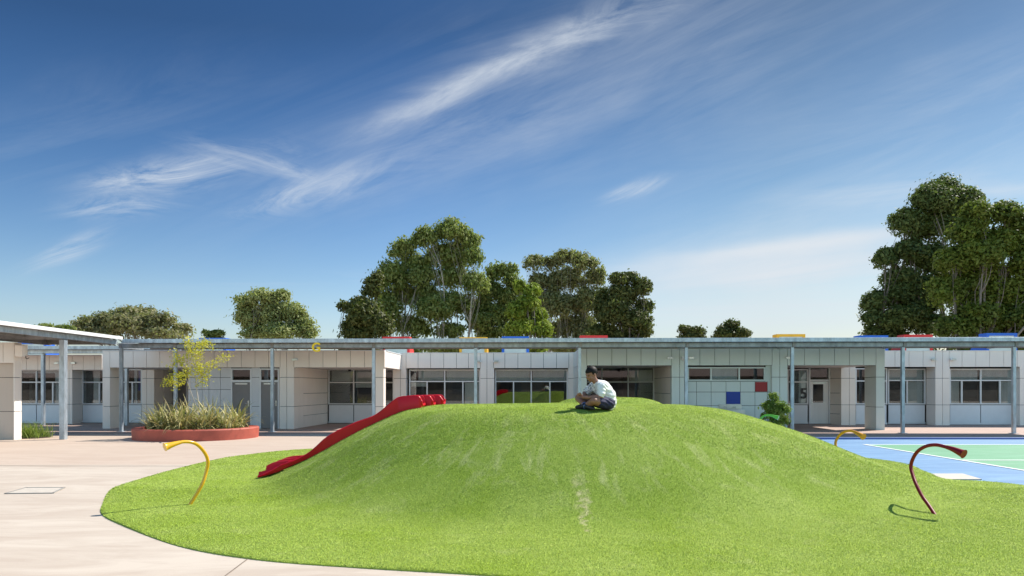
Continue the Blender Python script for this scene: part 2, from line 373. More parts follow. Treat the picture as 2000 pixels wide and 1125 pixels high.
def turfcolor(nt, p, blades):
    s = nt.nodes.new('ShaderNodeSeparateXYZ'); L(nt, p, s.inputs[0])
    dx = mth(nt, 'SUBTRACT', s.outputs[0], C0[0]); dy = mth(nt, 'SUBTRACT', s.outputs[1], C0[1])
    th = mth(nt, 'ARCTAN2', dx, dy); r = mth(nt, 'SQRT', mth(nt, 'ADD', mth(nt, 'MULTIPLY', dx, dx), mth(nt, 'MULTIPLY', dy, dy)))
    c2 = nt.nodes.new('ShaderNodeCombineXYZ'); L(nt, mth(nt, 'MULTIPLY', th, 5.5), c2.inputs[0]); L(nt, mth(nt, 'MULTIPLY', r, .55), c2.inputs[1])
    st = noise(nt, c2.outputs[0], 2.6, 6, .68, .5)
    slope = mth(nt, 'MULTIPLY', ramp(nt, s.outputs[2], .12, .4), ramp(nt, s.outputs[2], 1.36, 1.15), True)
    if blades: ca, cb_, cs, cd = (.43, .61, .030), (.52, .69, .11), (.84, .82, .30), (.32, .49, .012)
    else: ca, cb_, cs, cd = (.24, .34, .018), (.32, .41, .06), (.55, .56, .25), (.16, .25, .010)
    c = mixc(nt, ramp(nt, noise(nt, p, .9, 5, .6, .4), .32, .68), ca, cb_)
    c = mixc(nt, mth(nt, 'MULTIPLY', slope, .36), c, cd)  # flanks darkened: the slope's shade put into the turf colour
    c = mixc(nt, mth(nt, 'MULTIPLY', ramp(nt, noise(nt, p, 38, 2, .6), .56, .68), .38), c, cd)
    c = mixc(nt, mth(nt, 'MULTIPLY', ramp(nt, st, .52, .72, 0, .55), slope), c, cs)
    pat = noise(nt, p, 2.2, 5, .65, .8)
    c = mixc(nt, ramp(nt, pat, .56, .80, 0, .38), c, cs)
    # worn scar in the middle of the front face
    sx = mth(nt, 'ABSOLUTE', mth(nt, 'ADD', mth(nt, 'SUBTRACT', s.outputs[0], .88), mth(nt, 'MULTIPLY', mth(nt, 'SUBTRACT', noise(nt, p, 4, 3), .5), .5)))
    sc_ = mth(nt, 'MULTIPLY', ramp(nt, sx, .10, .0), mth(nt, 'MULTIPLY', ramp(nt, s.outputs[1], 9.2, 8.7), ramp(nt, s.outputs[1], 7.7, 7.9)), True)
    c = mixc(nt, mth(nt, 'MULTIPLY', sc_, ramp(nt, noise(nt, p, 9, 3), .4, .6)), c, (.62, .56, .28))
    return c
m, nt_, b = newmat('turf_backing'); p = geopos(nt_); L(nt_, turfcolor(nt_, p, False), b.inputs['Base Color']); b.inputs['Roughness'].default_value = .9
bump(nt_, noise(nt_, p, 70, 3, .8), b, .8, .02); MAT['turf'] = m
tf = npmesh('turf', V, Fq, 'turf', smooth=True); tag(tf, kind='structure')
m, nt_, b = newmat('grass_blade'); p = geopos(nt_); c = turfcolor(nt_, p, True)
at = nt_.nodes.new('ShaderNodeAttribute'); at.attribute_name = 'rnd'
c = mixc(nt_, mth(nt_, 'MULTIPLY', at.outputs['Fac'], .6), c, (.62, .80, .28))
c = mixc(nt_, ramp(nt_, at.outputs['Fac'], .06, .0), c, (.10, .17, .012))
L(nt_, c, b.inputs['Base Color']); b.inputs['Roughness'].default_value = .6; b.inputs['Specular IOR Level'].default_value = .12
ta = nt_.nodes.new('ShaderNodeAttribute'); ta.attribute_name = 'lay'; ge = nt_.nodes.new('ShaderNodeNewGeometry')
vm = nt_.nodes.new('ShaderNodeMix'); vm.data_type = 'VECTOR'; vm.inputs[0].default_value = .76; L(nt_, ge.outputs['Normal'], vm.inputs[4]); L(nt_, ta.outputs['Vector'], vm.inputs[5])
L(nt_, vm.outputs[1], b.inputs['Normal'])
tr = N(nt_, 'ShaderNodeBsdfTranslucent'); L(nt_, c, tr.inputs[0]); mx = N(nt_, 'ShaderNodeMixShader', Fac=.15)
L(nt_, b.outputs[0], mx.inputs[1]); L(nt_, tr.outputs[0], mx.inputs[2]); L(nt_, mx.outputs[0], nt_.nodes['Material Output'].inputs[0]); MAT['blade'] = m
def inpoly(x, y, P):
    ins = np.zeros(len(x), bool); n = len(P); j = n - 1
    for i in range(n):
        xi, yi = P[i]; xj, yj = P[j]
        cnd = ((yi > y) != (yj > y)) & (x < (xj - xi) * (y - yi) / (yj - yi + 1e-12) + xi); ins ^= cnd; j = i
    return ins
def blades():
    X = rng.uniform(-7.2, 9.6, 4200000); Y = rng.uniform(5.6, 20.7, len(X))
    dens = np.where(Y < 9, 1.0, np.where(Y < 11.5, .75, .28)) * .9
    vis = (np.abs(X) < Y * .78 + .3)
    k = (rng.random(len(X)) < dens) & vis; X, Y = X[k], Y[k]
    k = inpoly(X, Y, EC); X, Y = X[k], Y[k]
    Zb = height(X, Y); n = len(X)
    hgt = rng.uniform(.007, .018, n); wd = rng.uniform(.0016, .0036, n) * (1 + (Y > 10) * .5 + (Y > 14) * .8)
    az = rng.uniform(0, 2*np.pi, n); ln = rng.normal(0, .5, (n, 2)) * hgt[:, None]
    ln[:, 1] -= .2 * hgt
    P = np.stack([X, Y, Zb - .003], 1); s = np.stack([np.cos(az) * wd, np.sin(az) * wd, 0 * wd], 1)
    T = P + np.stack([ln[:, 0], ln[:, 1], hgt], 1)
    V = np.stack([P - s, P + s, T], 1).reshape(-1, 3)
    rn = np.repeat(rng.random(n) ** 2, 3)
    ep = .04; nx = -(height(X + ep, Y) - height(X - ep, Y)) / (2*ep); ny = -(height(X, Y + ep) - height(X, Y - ep)) / (2*ep)
    NN = np.stack([nx, ny, np.ones(n)], 1); NN += rng.normal(0, .22, NN.shape); NN /= np.linalg.norm(NN, axis=1)[:, None]
    return V, np.arange(3 * n).reshape(-1, 3), rn, np.repeat(NN, 3, 0)
Vb, Fb, rn, lay = blades()
gr = npmesh('grass', Vb, Fb, 'blade', rnd=rn); la_ = gr.data.attributes.new('lay', 'FLOAT_VECTOR', 'POINT'); la_.data.foreach_set('vector', lay.astype(np.float32).ravel()); tag(gr, 'short bright green synthetic grass covering the play mound', 'grass', kind='stuff')

# pit covers
def slab(name, pts, label, cat, z=.03, mat='cover', grp=None):
    vs = [(x, y, -.01) for x, y in pts] + [(x, y, z) for x, y in pts]
    o = MB().add(vs, [(3, 2, 1, 0), (4, 5, 6, 7), (0, 1, 5, 4), (1, 2, 6, 5), (2, 3, 7, 6), (3, 0, 4, 7)]).build(name, mat, bevel=.004)
    return tag(o, label, cat, grp)
slab('pit_cover', [(7.95, 12.52), (8.62, 12.52), (8.80, 13.32), (8.12, 13.32)], 'pale concrete pit cover between the blue court and the grass', 'drain cover', .024)
pc = slab('pit_cover', [G(8, 965), G(105, 964), G(128, 953), G(50, 953)], 'square metal-edged pit cover set flush in the left paving', 'drain cover', .008)
pts = [G(8, 965), G(105, 964), G(128, 953), G(50, 953)]; fm = MB(); MAT['angle'] = M('pit_frame', (.30, .28, .25), .6)
for i in range(4):
    a, b = pts[i], pts[(i + 1) % 4]; fm.obox(a, b, .03, -.01, .014)
fm.build('frame', 'angle', pc)

# ------------------------------------------------------------------ the school building
V1, V2 = 27.74, 31.3
bld = empty('school_building', (*wl(0, V1), 0), -a_, 'long single-storey school block with pale panel cladding behind the play mound', 'building')
def part(mb, name, mat, parent=bld, **kw):
    o = mb.build(name, mat, parent, **kw)
    if parent is bld: o.location = (0, -V1, 0)
    return o
GAP = .017
def panels(p0, p1, z0, z1, fx=(), zj=(), th=.03, mb=None, back=None, backth=.12):
    mb = mb or MB(); dx, dy = p1[0] - p0[0], p1[1] - p0[1]; l = math.hypot(dx, dy)
    es = [0, *fx, 1]; zs = [z0, *zj, z1]
    for i in range(len(es) - 1):
        a = es[i] + (GAP / 2 / l if i else 0); b = es[i + 1] - (GAP / 2 / l if i < len(es) - 2 else 0)
        for j in range(len(zs) - 1):
            c = zs[j] + (GAP / 2 if j else 0); d = zs[j + 1] - (GAP / 2 if j < len(zs) - 2 else 0)
            mb.obox((p0[0] + dx*a, p0[1] + dy*a), (p0[0] + dx*b, p0[1] + dy*b), th, c, d)
    if back is not None:
        nx, ny = -dy / l * th, dx / l * th
        back.obox((p0[0] + nx + dx*.002, p0[1] + ny + dy*.002), (p1[0] + nx - dx*.002, p1[1] + ny - dy*.002), backth, z0 + .004, z1 - .004)
    return mb
backing = MB()
def face(px0, px1, V, z0, z1, jx=(), zj=(), mat='clad', name='cladding', Vb=None, backth=.12):
    p0 = (UV(px0, V)[0], V); p1 = (UV(px1, V if Vb is None else Vb)[0], V if Vb is None else Vb)
    fx = [(UV(j, V)[0] - p0[0]) / (p1[0] - p0[0]) for j in jx]
    return part(panels(p0, p1, z0, z1, fx, zj, back=backing, backth=backth), name, mat)
def seg(p0, p1, z0, z1, fx=(), zj=(), mat='clad', name='side_wall'):
    return part(panels(p0, p1, z0, z1, fx, zj, back=backing), name, mat)
ZJ = (.92, 2.12)
def column(px0, px1, V, depth, ztop, jx=(), mat='clad', zj=ZJ):
    u0, u1 = UV(px0, V)[0], UV(px1, V)[0]; mb = MB()
    es = [u0] + [UV(j, V)[0] for j in jx] + [u1]; zs = [0, *zj, ztop]
    for i in range(len(es) - 1):
        for j in range(len(zs) - 1):
            mb.box(es[i] + (GAP/2 if i else 0), es[i+1] - (GAP/2 if i < len(es)-2 else 0), V, V + depth, zs[j] + (GAP/2 if j else 0), zs[j+1] - (GAP/2 if j < len(zs)-2 else 0))
    backing.box(u0 + .03, u1 - .03, V + .03, V + depth - .03, 0.01, ztop - .02)
    return part(mb, 'column', mat)
def window(px0, px1, py0, py1, V, tr=None, vu=(), vl=(), blinds=(), sill=True, base=True, mat='white', label=None, fw=.055):
    """frame mesh > pane, blind. vu/vl: mullions of upper/lower row; blinds: (px0,px1,py0,py1,kind)"""
    u0, u1 = UV(px0, V)[0], UV(px1, V)[0]; pm = (px0 + px1) / 2
    zt, zb = ZP(py0, pm, V), ZP(py1, pm, V); f = MB(); y0, y1 = V, V + .09
    f.box(u0, u0 + fw, y0, y1, zb, zt); f.box(u1 - fw, u1, y0, y1, zb, zt)
    f.box(u0 + fw, u1 - fw, y0, y1, zt - fw, zt); f.box(u0 + fw, u1 - fw, y0, y1, zb, zb + fw)
    zr = ZP(tr, pm, V) if tr else None
    if tr: f.box(u0 + fw, u1 - fw, y0, y1, zr - fw/2, zr + fw/2)
    for j in vu:
        u = UV(j, V)[0]; f.box(u - fw/2, u + fw/2, y0 + .002, y1 - .002, (zr + fw/2) if tr else zb + fw, zt - fw)
    for j in vl:
        u = UV(j, V)[0]; f.box(u - fw/2, u + fw/2, y0 + .002, y1 - .002, zb + fw, zr - fw/2)
    o = part(f, 'window', mat)
    if label: o['label'] = label
    gp = MB().box(u0 + fw*.5, u1 - fw*.5, V + .04, V + .048, zb + fw*.5, zt - fw*.5); gp.build('pane', 'glass', o)
    for a, b, c, d, kd in blinds:
        bu0, bu1 = UV(a, V)[0] + .03, UV(b, V)[0] - .03
        MB().box(bu0, bu1, V + .13, V + .145, ZP(d, pm, V), ZP(c, pm, V)).build('blind', kd, o)
    if base and zb > .3:
        sp_ = MB(); es = [u0 + .01] + [UV(j, V)[0] for j in vu] + [u1 - .01]
        for i in range(len(es) - 1): sp_.box(es[i] + .02, es[i+1] - .02, V + .02, V + .06, .10, zb - .03)
        part(sp_, 'spandrel_panel', 'spandrel')
        backing.box(u0, u1, V + .062, V + .12, 0, zb - .002)
        fr_ = MB(); fr_.box(u0, u1, V + .012, V + .058, .02, .098); part(fr_, 'base_rail', 'white')
    return o
ztB = 3.2; zfB = 2.53; VW = V2 + .7
def jr(a, b, n): return [a + (b - a) * i / n for i in range(1, n)]
def fascia(px0, px1, V, z0, z1, jx, mat): 
    o = face(px0, px1, V, z0, z1, jx, mat=mat, name='fascia', backth=.28)
    u0, u1 = UV(px0, V)[0], UV(px1, V)[0]
    part(MB().box(u0, u1, V - .02, V + .34, z1 + .002, z1 + .035), 'coping', 'white')
    return o
# section A (far left, set back)
fascia(-120, 199, V2, 2.53, 3.2, (-20, 10, 28, 51.5, 74, 96.5, 118, 141, 162.5, 185), 'clad')
column(118, 141, V2, 1.0, 2.53, (129.5,))
window(38, 117, 722, 790, V2 + .25, 746.5, (70.5,), (70.5, 102.6), [(103, 117, 724, 790, 'blind'), (38, 117, 722, 729, 'blind')])
seg((UV(141, V2)[0], V2), (UV(160, VW)[0], VW), 0, 2.53, (), ZJ, 'clad_mid')
window(160, 214, 722, 790, VW, 746.5, (), (193.7,), [(178, 193, 723, 790, 'blind')])
window(-60, 36, 722, 790, V2 + .25, 746.5, (0,), (0,))
# section B (projects forward on the left)
fascia(200, 731, V1, 2.53, ztB, (214.5, 237, 260, 286, 312, 338, 365, 392, 418, 444, 471, 498, 524.5, 547, 559.5, 574, 603.5, 630.7, 657, 684.5, 712), 'clad')
column(200.3, 214.7, V1, .9, 2.53)
window(231, 277, 721, 790, VW, 746.5, (), (258,), [(266, 277, 723, 763, 'panelblue'), (258, 266, 723, 790, 'blind')])
column(277, 301, V2, .8, 2.53, (286.5,))
# entrance lobby
Vl = V2 + 1.6
seg((UV(301, V2)[0], V2 + .82), (UV(301, V2)[0] + .02, Vl), 0, 2.53, (), ZJ, 'clad_mid')
face(313, 333, Vl, 0, 2.53, (), (1.4,), 'clad_mid')
seg((UV(366, Vl)[0], Vl), (UV(368, V1)[0], V1 + .1), 0, 2.53, (.3, .6), ZJ, 'clad')
def door(px0, px1, pyt, pyh, V, mat='door', glassy=False, label=None, transom=True, handle=1):
    """frame mesh is the door part; leaf, handle, pane below it"""
    u0, u1 = UV(px0, V)[0], UV(px1, V)[0]; pm = (px0 + px1)/2; zt = ZP(pyt, pm, V); zh = ZP(pyh, pm, V); f = MB(); fw = .06
    f.box(u0, u0 + fw, V - .02, V + .1, 0, zt); f.box(u1 - fw, u1, V - .02, V + .1, 0, zt); f.box(u0 + fw, u1 - fw, V - .02, V + .1, zt - fw, zt)
    f.box(u0 + fw, u1 - fw, V - .02, V + .1, zh, zh + .09); o = part(f, 'door', 'white')
    if label: o['label'] = label
    lf = MB()
    if not glassy: lf.box(u0 + fw + .01, u1 - fw - .01, V + .02, V + .065, .02, zh - .01)
    else:
        a, b, c, d = u0 + fw + .01, u1 - fw - .01, .02, zh - .01
        lf.box(a, a + .12, V + .02, V + .065, c, d); lf.box(b - .22, b, V + .02, V + .065, c, d)
        lf.box(a + .12, b - .22, V + .02, V + .065, c, 1.0); lf.box(a + .12, b - .22, V + .02, V + .065, d - .12, d)
    lf.build('leaf', mat, o)
    p = MB().box(u0 + fw, u1 - fw, V + .04, V + .048, zh + .09, zt - fw)
    if glassy: p.box(u0 + .18, u1 - .28, V + .04, V + .048, 1.0, zh - .13)
    p.build('pane', 'glass', o)
    hx = u1 - .14 if handle > 0 else u0 + .14
    h = MB().box(hx - .025, hx + .025, V - .0, V + .02, .94, 1.16); h.tube([(hx, V - .05, 1.05), (hx - .11*handle, V - .05, 1.05)], .011, 8)
    h.tube([(hx, V + .01, 1.05), (hx, V - .05, 1.05)], .011, 8); h.build('handle', 'metal', o)
    MB().box(u0 + .18, u1 - .18, V - .01, V + .018, zh - .09, zh - .04).build('door_closer', 'metal', o)
    return o
door(334, 366, 722, 746, Vl, 'door', label='dark entrance door deep in the lobby behind the sapling')
V1d = V1 + .12
face(368, 451, V1d, 0, 2.525, (395, 408, 430.5), (.92, 1.62, 2.12), 'clad_blue')
face(491.5, 507, V1d, 0, 2.525, (), ZJ, 'clad_blue')
door(451, 491.5, 719.5, 746.5, V1d, label='grey door with a dark transom pane, left one of the pair')
door(507, 545.5, 719.5, 746.5, V1d, label='grey door with a dark transom pane, right one of the pair')
column(546, 574, V1, 1.2, 2.53, (560,))
# recess
pL = (UV(574, V1)[0], V1 + 1.22); pLf = (UV(640, VW)[0], VW)
seg((UV(574, V1)[0] + .001, V1 + .05), pLf, 0, 2.53, [(i + 1) / 8 for i in range(7)], (.50, .92, 1.45, 2.12), 'clad')
window(641, 769, 721, 790, VW, 747, (690.5, 727), (690.5, 727), [(645, 690, 724, 744, 'blind'), (645, 690, 748, 790, 'blinddark'), (692, 726, 724, 757, 'blind')])
column(731.3, 749, V1, .42, 2.53, (), 'clad')
part(MB().box(UV(574, V1)[0], UV(749, V1)[0], V1 + .2, VW + .1, 2.535, 2.56), 'soffit', 'ceil')
part(MB().box(UV(200, V1)[0], UV(368, V1)[0], V1 + .2, Vl + .1, 2.535, 2.56), 'soffit', 'ceil')
fascia(731, 751, V1, 2.53, ztB, (), 'clad')
uR = UV(751, V1)[0]
seg((uR + .001, V1 + .002), (uR + .001, V2), 2.53, ztB, (), (), 'clad', 'fascia_return')
part(MB().box(uR - .3, uR + .02, V1 + .36, V2, ztB + .002, ztB + .035), 'coping', 'white')
# section C (middle, set back)
zC = ZP(690, 950, V2); zCf = ZP(719, 950, V2)
column(768, 793, V2, .6, zCf, (782,), 'clad_mid')
fascia(779, 1124, V2, zCf, zC, (793, 816.5, 841, 866.5, 891.5, 915, 938, 951, 964, 986, 1011.5, 1037, 1061.5, 1087, 1111), 'clad_mid')
VC = V2 + .3
window(799, 938, 721.5, 791, VC, 745, (868.5,), (834, 868.5, 904), [(801, 833, 747, 755, 'blind'), (906, 937, 747, 791, 'blind'), (870, 903, 747, 791, 'blinddark'), (815, 867, 723, 743, 'blind'), (870, 937, 723, 743, 'blind')])
column(938, 965, V2, .6, zCf, (951,), 'clad_mid')
window(967, 1109, 721.5, 791, VC, 745, (1037.5,), (1003, 1037.5, 1074), [(1004, 1036, 747, 791, 'blinddark'), (1039, 1073, 747, 791, 'blinddark'), (968, 1036, 723, 743, 'blind'), (1039, 1108, 723, 743, 'blind')])
column(1110, 1124, V2, .6, zCf, (), 'clad_mid')
# section D (projects forward on the right)
zD = ZP(681, 1430, V1); zDf = ZP(713.5, 1430, V1)
uD = UV(1130, V1)[0]
seg((uD, V2), (uD, V1 + .004), 0, zD, (.3, .6, .85), (.92, 2.12, zDf), 'clad_cool', 'side_wall')
column(1130.3, 1146, V1, .35, zDf, (), 'clad_cool')
fascia(1130, 1728, V1, zDf, zD, (1146, 1167, 1195, 1224, 1252, 1281, 1312, 1327.5, 1341, 1367, 1396, 1425, 1455, 1484, 1508, 1523, 1538, 1571, 1601, 1630, 1659, 1687, 1711), 'clad_cool')
window(1140, 1278, 716, 791, VW, 746, (1176, 1227), (1176, 1227), [(1229, 1276, 722, 744, 'blind'), (1229, 1276, 748, 791, 'blinddark')])
seg((UV(1278, VW)[0], VW), (UV(1312, V1)[0], V1 + .05), 0, zDf, [(i+1)/5 for i in range(4)], (.5, .92, 1.45, 2.12), 'clad')
column(1312, 1343, V1, .3, zDf, (1327.5,), 'clad_cool')
V1h = V1 + .16
zhw = ZP(745, 1420, V1h)
window(1343, 1495, 717, 744, V1h, None, (1389, 1444), (), [(1390, 1443, 719, 741, 'blind')], base=False, mat='clad_cool', label='long high strip window of three panes')
face(1343, 1508, V1h, 0, zhw - .002, (1360.5, 1389, 1418, 1446, 1474.5, 1499), (.97, 1.52), 'clad_cool')
face(1495.3, 1508, V1h, zhw + .002, zDf, (), (), 'clad_cool')
for (a, b, c, d, mt, lb) in ((1418, 1446, 765, 789, 'panelblue', 'blue square cladding panel'), (1474.5, 1499, 746, 765, 'panelred', 'red square cladding panel')):
    o = part(MB().box(UV(a, V1h)[0] + .008, UV(b, V1h)[0] - .008, V1h - .012, V1h + .001, ZP(d, a, V1h), ZP(c, a, V1h)), 'accent_panel', mt, bevel=.003); o['label'] = lb
column(1508, 1538, V1, .5, zDf, (1523,), 'clad_cool')
# lobby with the number 5
window(1538, 1579, 721, 790, VW, 746, (), (), [(1561, 1577, 724, 790, 'blind')])
door(1580, 1621, 716, 745, VW, 'blind', True, 'grey half-glazed classroom door beside the number 5', handle=-1)
seg((UV(1621, VW)[0], VW), (UV(1643, V2)[0], V2 + .05), 0, zDf, (), (.5, .92, 1.45, 2.12), 'clad')
column(1643, 1671, V2, .6, zDf + .1, (1659,), 'clad')
window(1671, 1733, 719, 790, VW - .3, 744, (1700,), (1700,))
# far leg of section D
mb = MB(); u0, u1 = UV(1711.3, V1)[0], UV(1728, V1)[0]
column(1711.3, 1728, V1, .95, zDf, (), 'clad_cool')
uD2 = UV(1728, V1)[0]
part(MB().box(uD + .3, uD2 - .02, V1 + .3, VW + .1, zDf + .005, zDf + .03), 'soffit', 'ceil')
# section E
zE = ZP(686, 1860, V2); zEf = ZP(716.5, 1860, V2)
fascia(1700, 2110, V2, zEf, zE, (1722, 1748, 1775.5, 1803, 1827, 1841, 1854, 1879, 1906, 1933, 1960.5, 1987, 2010, 2036, 2062, 2090), 'clad_mid')
window(1734.5, 1808, 720, 790, VW, 743, (), (1772,), [(1774, 1806, 745, 790, 'blind'), (1736, 1771, 745, 790, 'blinddark'), (1736, 1806, 721, 742, 'blind')])
seg((UV(1809, VW)[0], VW), (UV(1827, V2)[0], V2 + .05), 0, zEf, (), ZJ, 'clad_mid')
column(1827, 1855, V2, .5, zEf, (1841,), 'clad_mid')
window(1855, 1991, 720, 790, V2 + .35, 743, (1916,), (1879, 1916, 1953.5), [(1857, 1878, 745, 790, 'blind'), (1955, 1989, 745, 790, 'blind'), (1918, 1990, 721, 742, 'blind'), (1857, 1914, 721, 742, 'blind'), (1881, 1914, 745, 790, 'blinddark'), (1918, 1952, 745, 790, 'blinddark')])
column(1992, 2022, V2, .5, zEf, (2007,), 'clad_mid')
window(2022, 2110, 720, 790, V2 + .35, 743, (2066,), (2066,))
# shell: roof, inner walls, floor
uA, uZ = UV(-120, V2)[0], UV(2110, V2)[0]
rf = MB(); rf.box(uA, uZ, V2 + .31, 44, 3.0, 3.08); rf.box(UV(200, V1)[0] + .02, uR - .16, V1 + .31, V2 + .3, 3.0, 3.08); rf.box(uD + .16, uD2 - .02, V1 + .31, V2 + .3, 3.0, 3.08)
part(rf, 'roof', 'rooftop')
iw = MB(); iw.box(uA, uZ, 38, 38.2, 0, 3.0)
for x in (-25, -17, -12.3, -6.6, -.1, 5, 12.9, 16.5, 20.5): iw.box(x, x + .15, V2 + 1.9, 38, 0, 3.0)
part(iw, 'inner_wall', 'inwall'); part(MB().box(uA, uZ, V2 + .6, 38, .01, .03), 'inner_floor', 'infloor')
backing.box(uA, uA + .2, V2, 44, 0, 3.0); backing.box(uZ - .2, uZ, V2, 44, 0, 3.0)
backing.box(uA, uZ, 43.8, 44, 0, 3.0)
part(backing, 'wall', 'joint')
# wall lights, cameras
def lamp(px, py, V, flip=1):
    u = UV(px, V)[0]; z = ZP(py, px, V); b = MB().box(u - .05, u + .05, V - .05, V - .001, z - .035, z + .035)
    b.box(u - .13, u + .06, V - .12, V - .05, z - .05, z + .03) if flip > 0 else b.box(u - .06, u + .13, V - .12, V - .05, z - .05, z + .03)
    o = part(b, 'wall_light', 'metal'); e = (u + .06, u + .10) if flip > 0 else (u - .10, u - .06)
    MB().box(e[0], e[1], V - .12, V - .05, z - .05, z + .03).build('lens', 'white', o)
for px, py, V, fl in ((114, 709, V2, 1), (144, 709, V2, -1), (578, 702, V1, 1), (936, 705.6, V2, 1), (968, 705.6, V2, -1), (1309, 698.7, V1, 1), (1348, 698.7, V1, -1), (1540, 698.4, V1, 1), (1823, 701.8, V2, 1), (1859, 701.8, V2, -1)): lamp(px, py, V, fl)
for px, py, V in ((1334, 699, V1),):
    u = UV(px, V)[0]; z = ZP(py, px, V); part(MB().ell((u, V - .07, z - .04), (.075, .075, .075)).box(u - .06, u + .06, V - .08, V - .001, z + .02, z + .07), 'security_camera', 'white', smooth=False)
for px, py, V in ((683, 720, VW - .6), (1217.5, 719, VW - .8)):
    u = UV(px, V)[0]; z = ZP(py, px, V); o = part(MB().box(u - .05, u + .05, V - .06, V + .06, z - .12, z + .10), 'speaker_box', 'black')
# skylights
def skylight(px0, px1, pyt, mt, d=35.2, hgt=None):
    u0, u1 = UV(px0, d)[0], UV(px1, d)[0]; zt = ZP(pyt, (px0+px1)/2, d); z0 = 3.08; t = .13; mb = MB()
    mb.box(u0, u0 + t, d, d + .12, z0, zt - t); mb.box(u1 - t, u1, d, d + .12, z0, zt - t); mb.box(u0, u1, d, d + .62, zt - t, zt)
    for s in (u0, u1 - .04):                           # sloped cheeks
        vs = [(s, d + .12, z0), (s, d + 1.9, z0), (s, d + .62, zt - t), (s, d + .12, zt - t)]; vs += [(x + .04, y, z) for x, y, z in vs]
        mb.add(vs, [(0, 1, 2, 3), (7, 6, 5, 4), (0, 4, 5, 1), (1, 5, 6, 2), (2, 6, 7, 3), (3, 7, 4, 0)])
    o = part(mb, 'skylight', mt)
    MB().box(u0 + t, u1 - t, d + .04, d + .07, z0, zt - t).build('glazing', 'poly', o)
    vs = [(u0 + .05, d + 1.88, z0), (u1 - .05, d + 1.88, z0), (u1 - .05, d + .62, zt - t - .01), (u0 + .05, d + .62, zt - t - .01)]
    MB().add(vs + [(x, y - .02, z - .02) for x, y, z in vs], [(0, 1, 2, 3), (7, 6, 5, 4), (0, 4, 5, 1), (2, 6, 7, 3)]).build('back_sheet', 'poly', o)
    return o
for px0, px1, py, mt, lb in ((35, 90, 667, 'boxblue', 'blue skylight box seen under the left canopy'), (250, 298, 663, 'boxyellow', 'orange skylight box at the canopy corner'),
        (388, 441, 660, 'boxblue', 'blue skylight box above the sapling'), (747, 800, 657.5, 'boxred', 'red skylight box above the slide'), (897, 951, 658.5, 'boxyellow', 'yellow skylight box'),
        (980, 1033, 657, 'boxblue', 'blue skylight box beside a yellow one'), (1133, 1187, 655, 'boxred', 'red skylight box above the seated boy'), (1517, 1573, 652.5, 'boxyellow', 'yellow skylight box above the shrub'),
        (1678, 1735, 655, 'boxblue', 'blue skylight box beside a red one'), (1765, 1822, 653.5, 'boxred', 'red skylight box on the right'), (1927, 1987, 650.5, 'boxblue', 'blue skylight box at the right edge')):
    skylight(px0, px1, py, mt)['label'] = lb
# lettering
def text(s, size, mat, parent, loc, ext=.01, rot=(R(90), 0, 0), name='letter'):
    cu = bpy.data.curves.new('t', 'FONT'); cu.body = s; cu.size = size; cu.extrude = ext; cu.align_x = 'CENTER'; cu.offset = .012
    to = bpy.data.objects.new('t', cu); COL.objects.link(to); bpy.context.view_layer.update()
    me = bpy.data.meshes.new_from_object(to.evaluated_get(bpy.context.evaluated_depsgraph_get())); bpy.data.objects.remove(to)
    o = bpy.data.objects.new(name, me); COL.objects.link(o); me.materials.clear(); me.materials.append(MAT[mat])
    o.parent = parent; o.location = loc; o.rotation_euler = rot; return o
MAT['numgrey'] = M('number_grey', (.05, .05, .052), .6, var=.03)
text('5', ZP(750, 1568, VW) * 0 + .68, 'numgrey', bld, (UV(1570, VW)[0], VW - .012 - V1, ZP(778, 1568, VW)), .006, name='number')

# drinking trough
tr_ = empty('drinking_trough', (*wl(UV(1428, V1)[0], V1 - .2), 0), -a_, 'stainless steel drinking trough on the wall under the blue panel', 'drinking trough')
h_ = (UV(1451, V1)[0] - UV(1406, V1)[0]) / 2
MB().box(-h_, h_, .31, .335, .45, 1.03).build('back_plate', 'metal', tr_, bevel=.005)
t2 = MB(); t2.box(-h_, h_, -.1, -.06, .62, .82); t2.box(-h_, h_, -.06, .31, .62, .66); t2.box(-h_, -h_ + .04, -.06, .31, .66, .82); t2.box(h_ - .04, h_, -.06, .31, .66, .82); t2.build('basin', 'metal', tr_, bevel=.006)
for x in (-.2, .15): MB().tube([(x, .3, .9), (x, .2, .93), (x, .12, .92), (x, .1, .87)], .014, 8).build('tap', 'metal', tr_, smooth=True)
for x in (-h_ + .06, h_ - .06): MB().box(x - .02, x + .02, .02, .3, .01, .62).build('leg', 'metal', tr_)

# ------------------------------------------------------------------ covered walkways
VP = 25.84
can = empty('walkway_canopy', (*wl(0, VP), 0), -a_, 'long galvanised steel walkway canopy on slender posts in front of the school', 'canopy')
def cpart(mb, name, mat, **kw):
    o = mb.build(name, mat, can, **kw); o.location = (0, -VP, 0); return o
ucl, ucr = UV(244, 25.6)[0], UV(2110, VP)[0]
zt = 3.52
cpart(MB().box(ucl, ucr, VP - .35, 27.5, zt - .03, zt), 'roof_sheet', 'rooftop')
rib = MB()
for i in range(int((ucr - ucl) / .3)): rib.box(ucl + i*.3, ucl + i*.3 + .04, VP - .34, 27.48, zt - .055, zt - .032)
cpart(rib, 'roof_rib', 'galdark')
cpart(MB().box(ucl, ucr, VP - .42, VP - .352, zt - .13, zt + .02), 'gutter', 'gal', bevel=.008)
bm_ = MB()
posts = [343, 532, 730, 929, 1132, 1340, 1547, 1763, 1980, 2200]
up = [UV(p, VP)[0] for p in posts]; ups = [UV(237, VP)[0]] + up
